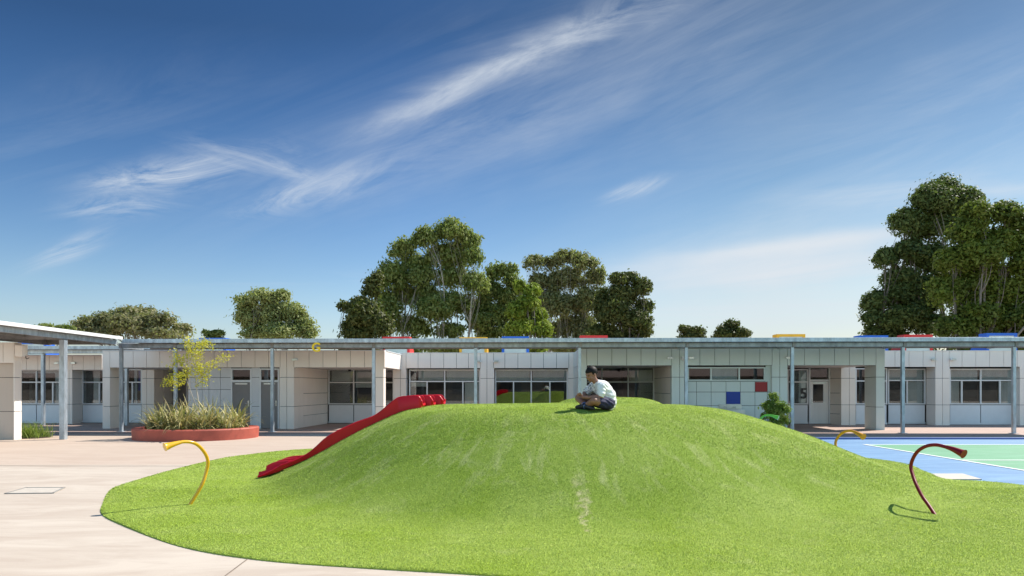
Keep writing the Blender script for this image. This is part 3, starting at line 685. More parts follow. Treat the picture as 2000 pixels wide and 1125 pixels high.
for i in range(len(ups) - 1):
    bm_.box(ups[i] + .04, ups[i+1] - .04, VP - .11, VP - .04, zt - .29, zt - .135); bm_.box(ups[i] + .04, ups[i+1] - .04, VP - .11, VP + .04, zt - .30, zt - .285)
    bm_.box(ups[i] + .04, ups[i+1] - .04, VP - .11, VP + .04, zt - .15, zt - .135)
cpart(bm_, 'front_beam', 'galmid')
cpart(MB().box(ucl, ucr, 27.3, 27.36, zt - .27, zt - .06), 'rear_beam', 'galdark')
cpart(MB().box(ucl, ucr, 26.5, 26.55, zt - .18, zt - .06), 'purlin', 'galdark')
for u in ups: cpart(MB().box(u - .04, u + .04, VP + .06, 27.29, zt - .30, zt - .06), 'rafter', 'gal')
post = None
for u in ups[:-1]:
    if post is None:
        post = cpart(MB().box(-.057, .057, VP - .057, VP + .057, .012, zt - .31), 'post', 'gal', bevel=.008)
        bp = MB().box(-.12, .12, VP - .12, VP + .12, .006, .02).build('base_plate', 'gal', post)
        cp = MB().box(-.03, .09, VP - .13, VP - .04, zt - .30, zt - .12).build('bracket', 'galdark', post)
        post.location = (u, -VP, 0)
    else:
        c = post.copy(); COL.objects.link(c); c.parent = can; c.location = (u, -VP, 0)
        for q_ in (bp, cp): d = q_.copy(); COL.objects.link(d); d.parent = c
MAT['signyellow'] = M('sign_yellow', (.90, .60, .01), .5, var=.02)
gl = text('G', .46, 'signyellow', can, (UV(625, VP)[0], -.46, ZP(687.5, 625, VP)), .02, name='letter'); 
# rear-left piece of canopy
VR = 29.9
can2 = empty('walkway_canopy', (*wl(UV(140, VR)[0], VR), 0), -a_, 'short set-back galvanised canopy in the left corner behind the nearer one', 'canopy')
def c2(mb, name, mat, **kw):
    o = mb.build(name, mat, can2, **kw); o.location = (-UV(140, VR)[0], -VR, 0); return o
ua, ub = UV(-130, VR)[0], ucl - .05
c2(MB().box(ua, ub, VR - .3, V2 - .1, zt - .03, zt), 'roof_sheet', 'rooftop')
c2(MB().box(ua, ub, VR - .37, VR - .302, zt - .13, zt + .02), 'gutter', 'gal')
c2(MB().box(ua, ub, VR - .09, VR - .02, zt - .29, zt - .135), 'front_beam', 'gal'); c2(MB().box(ua, ub, V2 - .3, V2 - .2, zt - .24, zt - .04), 'rear_beam', 'galdark')
for px in (85, 248): u = UV(px, VR)[0]; c2(MB().box(u - .065, u + .065, VR - .085, VR + .045, .012, zt - .3), 'post', 'gal', bevel=.008)
# left canopy running towards the camera, X = -14.5 edge
can3 = empty('walkway_canopy', (-14.7, 22.4, 0), 0, 'white-edged walkway canopy along the left wing running toward the viewer', 'canopy')
xe = -14.45; y0, y1 = 15.5, 25.35
def c3(mb, name, mat, **kw): o = mb.build(name, mat, can3, **kw); o.location = (14.7, -22.4, 0); return o
c3(MB().box(-17.4, xe - .07, y0, y1, zt + .01, zt + .04), 'roof_sheet', 'rooftop')
c3(MB().box(xe - .068, xe, y0, y1, zt - .045, zt + .07), 'gutter', 'white', bevel=.008)
c3(MB().box(-14.74, -14.66, y0, y1, zt - .22, zt - .05), 'edge_beam', 'gal'); c3(MB().box(-17.2, -17.1, y0, y1, zt - .25, zt - .05), 'rear_beam', 'galdark'); c3(MB().box(-16.0, -15.95, y0, y1, zt - .16, zt - .04), 'purlin', 'galdark')
for y in (16.4, 19.4, 22.4, 25.1): c3(MB().box(-17.09, -14.75, y - .04, y + .04, zt - .24, zt - .05), 'rafter', 'galdark')
rb = MB()
for i in range(int((y1 - y0) / .3)): rb.box(-17.4, xe - .09, y0 + i*.3, y0 + i*.3 + .04, zt - .02, zt + .008)
c3(rb, 'roof_rib', 'galdark')
for x, y in ((-14.72, 22.4), (-14.72, 17.6)): c3(MB().box(x - .085, x + .085, y - .085, y + .085, 0, zt - .25), 'post', 'gal', bevel=.008)

# left wing
lw = empty('school_wing', (-16.3, 22.2, 0), 0, 'side wing of the school with tan recessed panels at the left edge', 'building')
def lp(mb, name, mat, parent=lw, **kw):
    o = mb.build(name, mat, parent, **kw)
    if parent is lw: o.location = (16.3, -22.2, 0)
    return o
A_ = W(28, 757, 22.2); B_ = Vector((A_.x, 22.53, 0)); zw = 3.17; lb_ = MB()
lp(panels((-19.5, 22.2), (A_.x - .034, 22.2), 2.50, zw, [(-19.0 + i*.62 + 19.5) / (A_.x + 19.5) for i in range(5)], (), back=lb_), 'fascia', 'clad')
lp(panels((-19.5, 22.32), (A_.x - .05, 22.32), 0, 2.5, (.45,), (.92, 2.03), back=lb_), 'recessed_wall', 'clad_tan')
lp(panels((A_.x, 22.2), (B_.x, B_.y), 0, zw, (), (.92, 2.03)), 'end_wall', 'clad'); lb_.box(-17.2, A_.x - .05, 22.48, 22.51, 0, 3.0)
lp(lb_, 'wall', 'joint'); lp(MB().box(-19.5, A_.x - .35, 22.34, 22.9, zw - .1, zw - .04), 'roof', 'rooftop')
ac = lp(MB().box(-16.16, -15.90, 22.18, 22.42, 2.74, 3.10).box(-16.02, -15.80, 22.0, 22.17, 2.70, 3.06), 'junction_box', 'clad', bevel=.01)
MB().tube([(-15.9, 22.3, 2.74), (-15.88, 22.3, 2.66), (-15.82, 22.28, 2.64), (-15.75, 22.26, 2.67)], .012, 6).build('cable', 'black', ac)

# far side of the courtyard, behind the viewer: seen mirrored in the window panes
ob_ = empty('classroom_block', (0, -24, 0), 0, 'brick classroom block mirrored in the window panes, behind the viewer', 'building')
MB().box(-95, 95, -8, 0, 0, 3.1).build('wall', M('brick_far', (.12, .105, .09), .9, var=.3, scale=2), ob_)
MB().add([(-96, -9, 3.0), (96, -9, 3.0), (96, .8, 3.0), (-96, .8, 3.0), (-96, -4, 5.0), (96, -4, 5.0)], [(0, 3, 2, 1), (3, 2, 5, 4)[::1], (1, 0, 4, 5), (0, 4, 3), (1, 2, 5)]).build('roof', M('tile_far', (.22, .15, .12), .8), ob_)
for i in range(14): MB().box(-42 + i*6.2, -39.4 + i*6.2, -.02, .05, .9, 2.4).build('window', 'blinddark', ob_)

# ------------------------------------------------------------------ slide
sl_ = empty('triple_slide', (-3.3, 13.4, 0), 0, 'glossy red three-lane slide running down the left flank of the mound', 'slide')
UP = [(823, 779), (816, 772.2), (784, 774), (770, 780), (753, 794), (740, 804.6), (726, 813), (700, 822), (679.5, 831), (658, 841), (635, 855), (614, 874), (597.6, 886.5), (579, 896), (564, 902), (549, 906.8), (541, 912), (528, 919), (515, 925), (503, 929)]
LO = [(823, 796), (816, 796), (784, 801), (770, 808), (753, 818), (740, 826), (726, 834), (700, 844.5), (679.5, 854), (658, 865), (635, 876), (614, 887), (597.6, 895), (579, 903), (564, 909.5), (549, 916.5), (541, 920), (528, 924), (515, 928), (503, 931)]
UPN = [(823, 779), (816, 772.2), (784, 774), (770, 780), (753, 794), (740, 804.6), (726, 813), (700, 822), (679.5, 831), (658, 841), (635, 855), (614, 874), (597.6, 886.5), (579, 896), (564, 902), (549, 904), (541, 905), (528, 906), (515, 909), (506, 915)]
D0 = 12.52
for ln in range(3):
    off = ln * .50; rows = []
    far = ln == 2
    for i in range(len(UP)):
        xu, zu = (W(*UP[i], D0).x, W(*UP[i], D0).z); zl = W(*LO[i], D0).z
        zf = W(*UPN[i], D0).z                         # far wall keeps its height at the run-out
        k = i / (len(UP) - 1); x = xu + ln * .14 * (1 - k) - .04 * ln * k
        y = D0 + off; w_ = .48; th = .035
        zn = zu if ln == 0 else zu
        zb = max(zl + .03, zl) ; zg = zl - .02
        rows.append([(x, y, zg), (x, y - .015, zn - .02), (x, y + .005, zn), (x, y + th, zn - .004), (x, y + th + .02, zb + .05), (x, y + .12, zb + .012), (x, y + w_ - .12, zb + .012), (x, y + w_ - th - .02, zb + .05),
                     (x, y + w_ - th, zf - .004), (x, y + w_ - .01, zf), (x, y + w_, zf - .02), (x, y + w_, zg)])
    mb = MB(); n = len(rows[0]); sub = []
    arr = np.array(rows); tt = np.arange(len(rows)); tn = np.linspace(0, len(rows) - 1, 76)
    sub = np.stack([np.stack([pint(tn, tt, arr[:, a, b]) for b in range(3)], 1) for a in range(n)], 1)
    for r_ in sub: mb.v += [tuple(map(float, p)) for p in r_]
    for i in range(len(sub) - 1):
        for a in range(n):
            b = (a + 1) % n; mb.f.append((i*n + a, i*n + b, (i+1)*n + b, (i+1)*n + a))
    for r0, fl in ((0, 1), (len(sub) - 1, 0)):       # end caps as strips (U-shaped section)
        o = r0 * n
        for q4 in ((0, 1, 2, 3), (0, 3, 4, 5), (0, 5, 6, 11), (6, 7, 8, 11), (8, 9, 10, 11)):
            mb.f.append(tuple(o + j for j in (q4 if fl else q4[::-1])))
    o = mb.build('slide_lane', 'red', sl_, smooth=True); o.location = (3.3, -13.4, 0)
    o.data.set_sharp_from_angle(angle=R(50))
    # flared lip round the entry
    x, zt_, zb_ = sub[0][2][0], sub[0][2][2], sub[0][5][2]; y = D0 + off
    lip = MB().tube([(x, y + .0, zb_ + .04), (x + .006, y - .0, zt_ - .05), (x - .03, y + .01, zt_ - .005)], [.022, .022, .018], 8)
    lip.tube([(x, y + .47, zb_ + .04), (x + .006, y + .48, zt_ - .05), (x - .03, y + .47, zt_ - .005)], [.022, .022, .018], 8)
    lip.tube([(x, y + .0, zb_ + .04), (x + .004, y + .08, zb_ - .0), (x + .004, y + .40, zb_ - .0), (x, y + .47, zb_ + .04)], .022, 8)
    l2 = lip.build('lip', 'red', o, smooth=True)

# ------------------------------------------------------------------ bent horn pipes
def horn(pts, rad, mrad, mat, label, grp='bent talking horns around the mound', ndir=None):
    P = [W(*p) for p in pts]; P0 = P[0]
    arr = np.array([tuple(p) for p in P]); tt = np.arange(len(P)); tn = np.linspace(0, len(P) - 1, 60)
    S = [Vector((float(pint(t, tt, arr[:, 0])), float(pint(t, tt, arr[:, 1])), float(pint(t, tt, arr[:, 2])))) for t in tn]
    gz = float(height(P0.x, P0.y)) if inpoly(np.array([P0.x]), np.array([P0.y]), EC)[0] else 0
    S = [S[0] - (S[1] - S[0]).normalized() * .12] + S
    e = empty('talk_horn', (P0.x, P0.y, gz), 0, label, 'play horn', grp)
    base = Vector((P0.x, P0.y, gz))
    o = MB().tube([p - base for p in S[:-9]], rad, 14).build('pipe', mat, e, smooth=True); o.data.set_sharp_from_angle(angle=R(40))
    hs = [p - base for p in S[-10:]]; rr = [rad*1.15 + (mrad - rad*1.15) * (i / 9) ** 1.5 for i in range(10)]
    d = (hs[-1] - hs[-2]).normalized()
    hb = MB().tube(hs + [hs[-1] + d * .006, hs[-1] + d * .004, hs[-3]], rr + [mrad * 1.12, mrad * .93, rad * .9], 18)
    o = hb.build('horn_mouth', mat, e, smooth=True); o.data.set_sharp_from_angle(angle=R(40))
    return e
horn([(370, 987, 9.85), (383, 966.6, 9.9), (395.7, 944, 9.95), (403, 921, 10), (406, 903, 10), (402, 888, 9.97), (390.6, 873, 9.9), (378, 865, 9.8), (360, 862.8, 9.7), (342.5, 866.6, 9.6), (322.5, 873, 9.5)], .024, .056, 'yellow', 'yellow bent horn pipe standing in the grass left of the slide')
horn([(1827, 1007, 9.1), (1814.5, 988, 9.25), (1801, 969, 9.4), (1790, 947.5, 9.55), (1783, 928.5, 9.7), (1779, 912, 9.8), (1783, 896, 9.75), (1793, 881, 9.65), (1809, 871.5, 9.52), (1828, 869, 9.4), (1847, 873, 9.27), (1863, 878, 9.15), (1882, 886.5, 9.03)], .024, .056, 'darkred', 'dark red bent horn pipe curving over the grass at the right')
horn([(1639, 900, 14.6), (1634, 880, 14.7), (1632, 865, 14.8), (1636, 855, 14.8), (1643, 847, 14.7), (1652, 842.5, 14.6), (1662, 841.5, 14.5), (1672, 845, 14.4), (1686, 853, 14.2)], .028, .062, 'ochre', 'small yellow bent horn pipe behind the mound by the blue court')
horn([(1482, 872, 19.5), (1478, 845, 19.7), (1479, 828, 19.8), (1485, 818, 19.8), (1492, 812.5, 19.7), (1500, 811, 19.6), (1508, 812, 19.5), (1520, 816, 19.4)], .030, .065, 'green', 'green bent horn pipe poking up behind the mound beside the shrub')

# ------------------------------------------------------------------ planter
pcx, pcy = -10.7, 23.2
pl = empty('round_planter', (pcx, pcy, 0), 0, 'low round red concrete planter holding a sapling and flax plants', 'planter')
mb = MB(); n = 72; prof = [(1.98, 0), (2.0, .33), (1.97, .36), (1.68, .36), (1.66, .33), (1.66, .2)]
for r_, z in prof:
    for k in range(n):
        a = 2*math.pi*k/n; mb.v.append((r_ * math.cos(a), r_ * .92 * math.sin(a), z))
for i in range(len(prof) - 1):
    for k in range(n): mb.f.append((i*n + k, i*n + (k+1) % n, (i+1)*n + (k+1) % n, (i+1)*n + k))
o = mb.build('rim', 'plantconc', pl, smooth=True); o.data.set_sharp_from_angle(angle=R(35))
MB().tube([(0, 0, .2), (0, 0, .29)], 1.6, 40).build('soil', 'soil', pl)

# flax plants
MAT['flax'] = leafmat('flax_leaf', (.09, .10, .03), (.24, .17, .075), (.80, .70, .34), .35, 4, .25)
def straps(n, ln, wd, spread, seed, droop=1.0, segs=6, base=.12):
    r = np.random.default_rng(seed); V = []; Fc = []; Rn = []
    for i in range(n):
        az = r.uniform(0, 2*np.pi); l = ln * r.uniform(.55, 1.1); el = R(r.uniform(28, 86)); w0 = wd * r.uniform(.7, 1.2)
        p = np.array([r.normal(0, base), r.normal(0, base), 0.]); d = np.array([math.cos(az)*math.cos(el)*spread, math.sin(az)*math.cos(el)*spread, math.sin(el)])
        d /= np.linalg.norm(d); side = np.array([-math.sin(az), math.cos(az), 0]); o = len(V); rv = r.random(); dr = droop * r.uniform(.2, 1.6)
        for s in range(segs + 1):
            t = s / segs; w_ = w0 * (1 - t**2.2) * (.6 + .4 * min(1, t*4)) + .001
            V += [p - side*w_, p + side*w_]; Rn += [rv, rv]
            d = d + np.array([math.cos(az)*.05, math.sin(az)*.05, -.30 * t * dr]); d /= np.linalg.norm(d); p = p + d * l / segs
        for s in range(segs): Fc.append((o+2*s, o+2*s+1, o+2*s+3, o+2*s+2))
    return np.array(V), np.array(Fc), np.array(Rn)
fpos = [(-1.15, -.5), (-.6, -.9), (.0, -1.0), (.6, -.85), (1.15, -.45), (-1.3, .25), (-.55, -.1), (.45, -.2), (1.25, .35), (-.7, .8), (.25, .75), (.9, .95)]
FL = ['at the front left of the planter', 'in the planter just left of its front centre', 'at the front centre of the planter', 'in the planter just right of its front centre', 'at the front right of the planter', 'at the far left rim of the planter',
      'left of the sapling stem in the planter', 'right of the sapling stem in the planter', 'at the far right rim of the planter', 'at the back left of the planter', 'behind the sapling at the back of the planter', 'at the back right of the planter']
for i, (x, y) in enumerate(fpos):
    V_, F_, R_ = straps(64, 1.02 if i in (0, 4, 5, 8) else 1.24, .030, 1.0, 100 + i, 1.5)
    o = npmesh('flax_plant', V_, F_, 'flax', rnd=R_); o.location = (pcx + x, pcy + y, .28)
    tag(o, 'bronze strap-leaved flax plant ' + FL[i], 'plant', 'flax plants in the round planter')

# ------------------------------------------------------------------ trees
def leaves(cents, rads, n, size, r, droop=0., sub=14, aspect=2.2, shell=.72, subr=.30):
    """leaf quads scattered in sub-clumps over ellipsoids"""
    cents = np.array(cents); rads = np.array(rads); wgt = rads[:, 0] * rads[:, 2]; wgt = wgt / wgt.sum()
    SC = []; SR = []
    for c, rd, w_ in zip(cents, rads, wgt):
        m = max(4, int(sub * len(cents) * w_)); v = r.normal(size=(m, 3)); v /= np.linalg.norm(v, axis=1)[:, None]
        v[:, 2] = np.where(v[:, 2] < -.5, -v[:, 2], v[:, 2])
        SC.append(c + v * rd * r.uniform(shell - .35, shell + .12, (m, 1))); SR.append(np.outer(r.uniform(.45, 1.3, m) * subr, rd) )
    SC = np.vstack(SC); SR = np.vstack(SR); pw = SR[:, 0] * SR[:, 2]; pw /= pw.sum()
    k = r.choice(len(SC), n, p=pw); v = r.normal(size=(n, 3)); v /= np.linalg.norm(v, axis=1)[:, None]
    rad = np.abs(r.normal(0, .70, (n, 1))) + .10; v = v * rad; v[:, 2] -= droop * r.random(n) * .9
    P = SC[k] + v * SR[k] + r.normal(0, size * .5, (n, 3))
    nl = int(n * .16); kb = r.choice(len(cents), nl, p=wgt); vb = r.normal(size=(nl, 3)); vb /= np.linalg.norm(vb, axis=1)[:, None]
    P[:nl] = cents[kb] + vb * rads[kb] * r.random((nl, 1)) ** .5 * 1.02; v[:nl] = vb
    nn = v + r.normal(0, .55, (n, 3)) + np.array([0, 0, .35]); nn /= np.linalg.norm(nn, axis=1)[:, None]
    t = r.normal(size=(n, 3)); t[:, 2] -= droop * 2.0; t -= nn * (t * nn).sum(1)[:, None]; t /= np.linalg.norm(t, axis=1)[:, None]
    b = np.cross(nn, t); s = (size * r.uniform(.6, 1.35, n))[:, None]
    V = np.stack([P - t*s, P + b*s/aspect, P + t*s, P - b*s/aspect], 1).reshape(-1, 3)
    return V, np.arange(4*n).reshape(-1, 4), np.repeat(r.random(n) ** 1.5, 4), SC
def curve(a, b, sag, r, n=6):
    a, b = Vector(a), Vector(b); L_ = (b - a).length; o = Vector(r.normal(0, .07, 3)) * L_
    return [a.lerp(b, i/n) + o * math.sin(math.pi * i/n) + Vector((0, 0, -sag * L_ * math.sin(math.pi * i/n))) for i in range(n + 1)]
top_scale = 1.15
def tree(name, label, blobs, d, tpx, n, leaf, lmat, bmat='bark', seed=1, tr=.35, droop=0., sub=14, shell=.72, subr=.40, stems=1, fork=.35, dep=.9, group='trees behind the school', twigs=40, cat='tree'):
    r = np.random.default_rng(seed); base = Vector(((tpx - 1000)/F*d, d, 0)); C = []; Rr = []
    for bx, by, rx, ry in blobs:
        c = W(bx, by, d) - base; c.y += r.uniform(-.6, .6) * rx/F*d; C.append(tuple(c)); Rr.append((rx/F*d, rx/F*d*dep, ry/F*d))
    e = empty(name, base, 0, label, cat, group)
    big = top_scale if d > 30 else 1.0
    V_, F_, R_, SC = leaves(C, Rr, int(n * 1.35), leaf * big, r, droop, int(sub * 2.6), shell=min(shell, .70), subr=.30)
    npmesh('crown', V_, F_, lmat, e, rnd=R_)
    top = max(c[2] for c in C); mb = MB(); CC = np.array(C)
    ctr = CC.mean(0); st = []
    for s in range(stems):
        o = Vector((r.normal(0, tr*1.2), r.normal(0, tr), 0)) if stems > 1 else Vector((0, 0, 0))
        tgt = Vector((ctr[0]*.5 + r.normal(0, top*.05*stems), ctr[1]*.5, top * fork)) + o
        c_ = curve(o, tgt, 0, r, 6); mb.tube(c_, [tr/stems**.5 * (1 - .4*i/6) for i in range(7)], 9); st.append(tgt)
    for c in C:
        f0 = min(st, key=lambda q: (Vector(c) - q).length) if stems > 1 else st[0]
        f_ = Vector(f0)*.98; cc = curve(f_, Vector(c), .04, r, 6); r0 = tr/stems**.5 * (.36 if bmat == 'barkpale' else .30)
        mb.tube(cc, [r0 * (1 - .72*i/6) for i in range(7)], 6)
        near = SC[np.argsort(((SC - np.array(c))**2).sum(1))[:max(2, int(twigs / len(C)))]]
        for s_ in near:
            a = cc[r.integers(2, 6)]; mb.tube(curve(a, Vector(s_), .02, r, 4), [r0*.28, r0*.22, r0*.17, r0*.12, r0*.07], 4, False)
    mb.build('trunk', bmat, e, smooth=True); return e
MAT['leaf_grey'] = leafmat('leaf_grey_olive', (0.168, 0.160, 0.076), (0.252, 0.235, 0.109), (0.336, 0.286, 0.168), .6, .5)
MAT['leaf_euc'] = leafmat('leaf_eucalypt', (.085, .125, .022), (.185, .215, .050), (.38, .40, .15), .45, .45)
MAT['leaf_pale'] = leafmat('leaf_pale', (0.192, 0.224, 0.072), (0.288, 0.304, 0.104), (0.433, 0.433, 0.192), .45, .45)
MAT['leaf_dark'] = leafmat('leaf_dark', (0.035, 0.054, 0.016), (0.072, 0.083, 0.022), (0.176, 0.160, 0.048), .55, .5, .2)
MAT['leaf_bright'] = leafmat('leaf_bright', (0.111, 0.162, 0.015), (0.212, 0.264, 0.025), (0.357, 0.408, 0.076), .45, .7)
MAT['leaf_fig'] = leafmat('leaf_fig', (0.046, 0.069, 0.020), (0.082, 0.108, 0.026), (0.182, 0.207, 0.066), .35, .6, .2)
MAT['leaf_fig2'] = leafmat('leaf_fig_green', (.045, .068, .012), (.13, .165, .018), (.20, .22, .05), .35, .4, .25)
MAT['leaf_grey2'] = leafmat('leaf_olive_brown', (0.148, 0.148, 0.061), (0.209, 0.209, 0.070), (0.348, 0.313, 0.157), .55, .6)
tree('spreading_tree', 'broad flat-topped olive-grey tree showing dark branches behind the left corner', [(182, 642, 36, 24), (222, 630, 40, 26), (265, 614, 42, 20), (270, 640, 50, 25), (318, 630, 36, 22), (350, 645, 26, 18), (200, 655, 45, 15), (320, 655, 45, 15)], 55, 262, 13500, .125, 'leaf_grey', 'bark', 11, .50, 0, 16, .75, .27, 3, .3, twigs=170)
tree('background_tree', 'thin feathery green treetop just above the white-edged left canopy', [(90, 640, 16, 7), (112, 643, 18, 8), (136, 646, 16, 8)], 50, 108, 1800, .11, 'leaf_euc', 'bark', 12, .15, sub=6)
tree('background_tree', 'little round dark green treetop just above the blue skylight box', [(402, 652, 12, 6), (424, 652, 15, 7), (414, 662, 20, 6)], 60, 414, 2600, .12, 'leaf_euc', 'bark', 13, .2, sub=6)
tree('eucalyptus_tree', 'pale green eucalyptus standing alone left of the big tree group', [(477, 590, 26, 22), (512, 583, 30, 22), (545, 582, 26, 20), (488, 622, 36, 30), (530, 615, 36, 30), (572, 610, 30, 24), (592, 640, 28, 26), (500, 652, 38, 18), (550, 650, 48, 22), (606, 656, 14, 14)], 62, 530, 22000, .135, 'leaf_pale', 'barkpale', 14, .3, .5, 13, .75, .28, 4, .3, twigs=120)
tree('casuarina_tree', 'dark brownish casuarina at the left end of the big tree group', [(672, 600, 16, 12), (698, 596, 24, 20), (728, 565, 20, 26), (715, 620, 36, 32), (690, 640, 28, 22), (740, 640, 32, 30), (738, 545, 14, 18), (700, 655, 40, 12), (700, 680, 40, 14)], 56, 715, 21000, .14, 'leaf_dark', 'bark', 15, .3, .3, 12, .72, .3, 2, twigs=60)
tree('eucalyptus_tree', 'tallest eucalyptus of the middle group with pale forking stems', [(778, 490, 26, 22), (795, 480, 26, 20), (836, 468, 30, 26), (884, 452, 34, 26), (915, 470, 28, 28), (925, 505, 24, 26), (870, 500, 46, 30), (810, 520, 34, 30), (768, 545, 34, 36), (880, 540, 36, 26), (930, 555, 30, 26), (830, 575, 30, 28), (762, 605, 32, 40), (805, 640, 40, 26), (905, 595, 32, 28), (935, 625, 32, 24), (880, 645, 36, 18), (850, 608, 44, 30), (820, 545, 34, 30), (875, 590, 30, 24), (790, 575, 30, 26), (790, 682, 60, 16), (880, 682, 60, 16)], 62, 855, 70000, .14, 'leaf_euc', 'barkpale', 16, .55, .9, 10, .78, .30, 9, .26, twigs=260)
tree('eucalyptus_tree', 'narrow eucalyptus between the tallest one and the bright green tree', [(975, 530, 30, 22), (1000, 550, 20, 20), (960, 570, 28, 28), (990, 590, 28, 30), (970, 625, 32, 30), (955, 650, 30, 18), (1000, 610, 26, 26), (1012, 565, 22, 22), (1000, 525, 16, 14), (990, 650, 30, 16), (945, 600, 24, 26), (960, 682, 40, 16)], 64, 975, 22000, .14, 'leaf_euc', 'barkpale', 17, .3, .5, 11, twigs=60, stems=2)
tree('bright_tree', 'bright yellow-green bushy tree at the centre of the group', [(1040, 568, 20, 14), (1016, 560, 14, 14), (1030, 592, 24, 18), (1008, 608, 22, 20), (1045, 615, 24, 18), (1020, 640, 34, 22), (1058, 642, 24, 20), (1030, 680, 40, 16)], 52, 1030, 20000, .13, 'leaf_bright', 'bark', 18, .25, .4, 12, twigs=30)
tree('eucalyptus_tree', 'olive tree with bare grey twigs, right of the centre of the group', [(1042, 515, 26, 18), (1082, 515, 26, 20), (1108, 505, 30, 18), (1140, 518, 28, 20), (1162, 545, 24, 26), (1110, 545, 42, 26), (1075, 560, 28, 24), (1145, 590, 38, 34), (1095, 600, 34, 30), (1130, 635, 46, 28), (1085, 645, 30, 20), (1055, 552, 24, 24), (1068, 590, 28, 30), (1150, 655, 40, 14), (1110, 682, 50, 16)], 60, 1115, 34000, .13, 'leaf_grey2', 'barkpale', 19, .40, .5, 13, .8, .27, 5, .3, twigs=330)
tree('pine_tree', 'dark pine at the right end of the middle group', [(1210, 548, 24, 16), (1232, 545, 20, 14), (1252, 562, 22, 20), (1215, 580, 36, 26), (1258, 600, 20, 18), (1200, 615, 36, 32), (1240, 630, 34, 24), (1180, 600, 22, 40), (1180, 648, 34, 18), (1262, 645, 16, 14), (1225, 655, 46, 12), (1220, 680, 50, 16)], 54, 1215, 34000, .13, 'leaf_dark', 'bark', 20, .35, .2, 12, .75, .28, 2, twigs=60)
tree('pine_tree', 'small rounded pine, left one of the low pair right of the group', [(1340, 644, 17, 10), (1362, 648, 20, 9), (1352, 658, 28, 8)], 62, 1352, 5500, .13, 'leaf_dark', 'bark', 21, .2, sub=7)
tree('pine_tree', 'small peaked pine, right one of the low pair right of the group', [(1428, 638, 16, 12), (1410, 650, 18, 12), (1446, 652, 20, 10), (1428, 656, 36, 10)], 60, 1428, 7500, .13, 'leaf_dark', 'bark', 22, .2, sub=7)
tree('fig_tree', 'huge dark domed tree towering at the right', [(1845, 378, 46, 30), (1880, 395, 46, 32), (1805, 400, 44, 34), (1765, 440, 36, 32), (1830, 440, 50, 34), (1900, 430, 40, 40), (1725, 508, 26, 24), (1770, 495, 36, 26), (1820, 505, 46, 34), (1712, 590, 32, 26), (1755, 580, 38, 28), (1700, 620, 24, 22), (1750, 625, 46, 28), (1800, 570, 40, 34), (1705, 648, 24, 14), (1760, 682, 60, 16), (1760, 545, 40, 26), (1795, 600, 44, 28), (1855, 520, 40, 34), (1740, 655, 50, 22), (1810, 640, 46, 24)], 48, 1810, 98000, .12, 'leaf_fig', 'bark', 23, .6, .15, 12, .78, .29, 3, .3, twigs=120)
tree('fig_tree', 'broad green-tipped tree at the right edge overlapping the darker one', [(1905, 418, 36, 24), (1960, 420, 40, 28), (2010, 440, 44, 36), (1885, 455, 40, 30), (1950, 475, 50, 34), (1870, 505, 42, 32), (1930, 535, 50, 36), (2000, 520, 46, 44), (1860, 570, 42, 36), (1920, 600, 52, 36), (1985, 600, 46, 42), (1870, 640, 46, 26), (1940, 650, 54, 20), (1890, 682, 60, 16), (1900, 555, 46, 34), (1965, 565, 50, 34), (1905, 505, 44, 34), (1975, 620, 50, 34), (1905, 620, 50, 34), (1980, 682, 50, 16), (2000, 650, 40, 26), (2060, 500, 60, 70), (2060, 610, 60, 50)], 42, 1955, 115000, .11, 'leaf_fig2', 'bark', 24, .55, .15, 12, .78, .28, 3, .3, twigs=140)

# sapling in planter
MAT['leaf_sap'] = leafmat('leaf_sapling', (0.516, 0.505, 0.030), (0.638, 0.584, 0.051), (0.789, 0.664, 0.101), .45, 2)
sp0 = Vector((pcx + .12, pcy + .1, .28)); e = empty('sapling', sp0, 0, 'young yellow-green sapling growing from the round planter', 'sapling')
r = np.random.default_rng(31); dS = sp0.y
tp = [W(384, 760, dS) - sp0, W(381, 720, dS) - sp0, W(377, 690, dS) - sp0, W(376, 662, dS) - sp0]
tk = MB().tube([(0, 0, -.05), tp[0]*.5, tp[0], tp[1], tp[2], tp[3]], [.028, .025, .021, .015, .009, .004], 8)
tk.tube([(-.12, .1, -.05), tp[0]*.55 + Vector((-.12, .05, 0)), W(362, 735, dS) - sp0, W(352, 715, dS) - sp0], [.017, .015, .010, .004], 6)
brs = [((382, 745), (400, 722), (430, 702)), ((380, 735), (405, 712), (444, 695)), ((381, 728), (360, 712), (348, 690)), ((379, 715), (395, 700), (400, 690)), ((378, 700), (365, 690), (360, 678)), ((377, 690), (385, 676), (390, 668)), ((362, 738), (350, 750), (335, 748)), ((356, 730), (340, 735), (325, 748)), ((383, 750), (395, 745), (402, 735)), ((377, 700), (350, 702), (342, 715)), ((376, 680), (366, 672), (368, 664)),
       ((380, 740), (372, 725), (362, 735)), ((378, 708), (390, 718), (392, 728)), ((376, 675), (400, 668), (414, 676))]
LV = []; LR = []
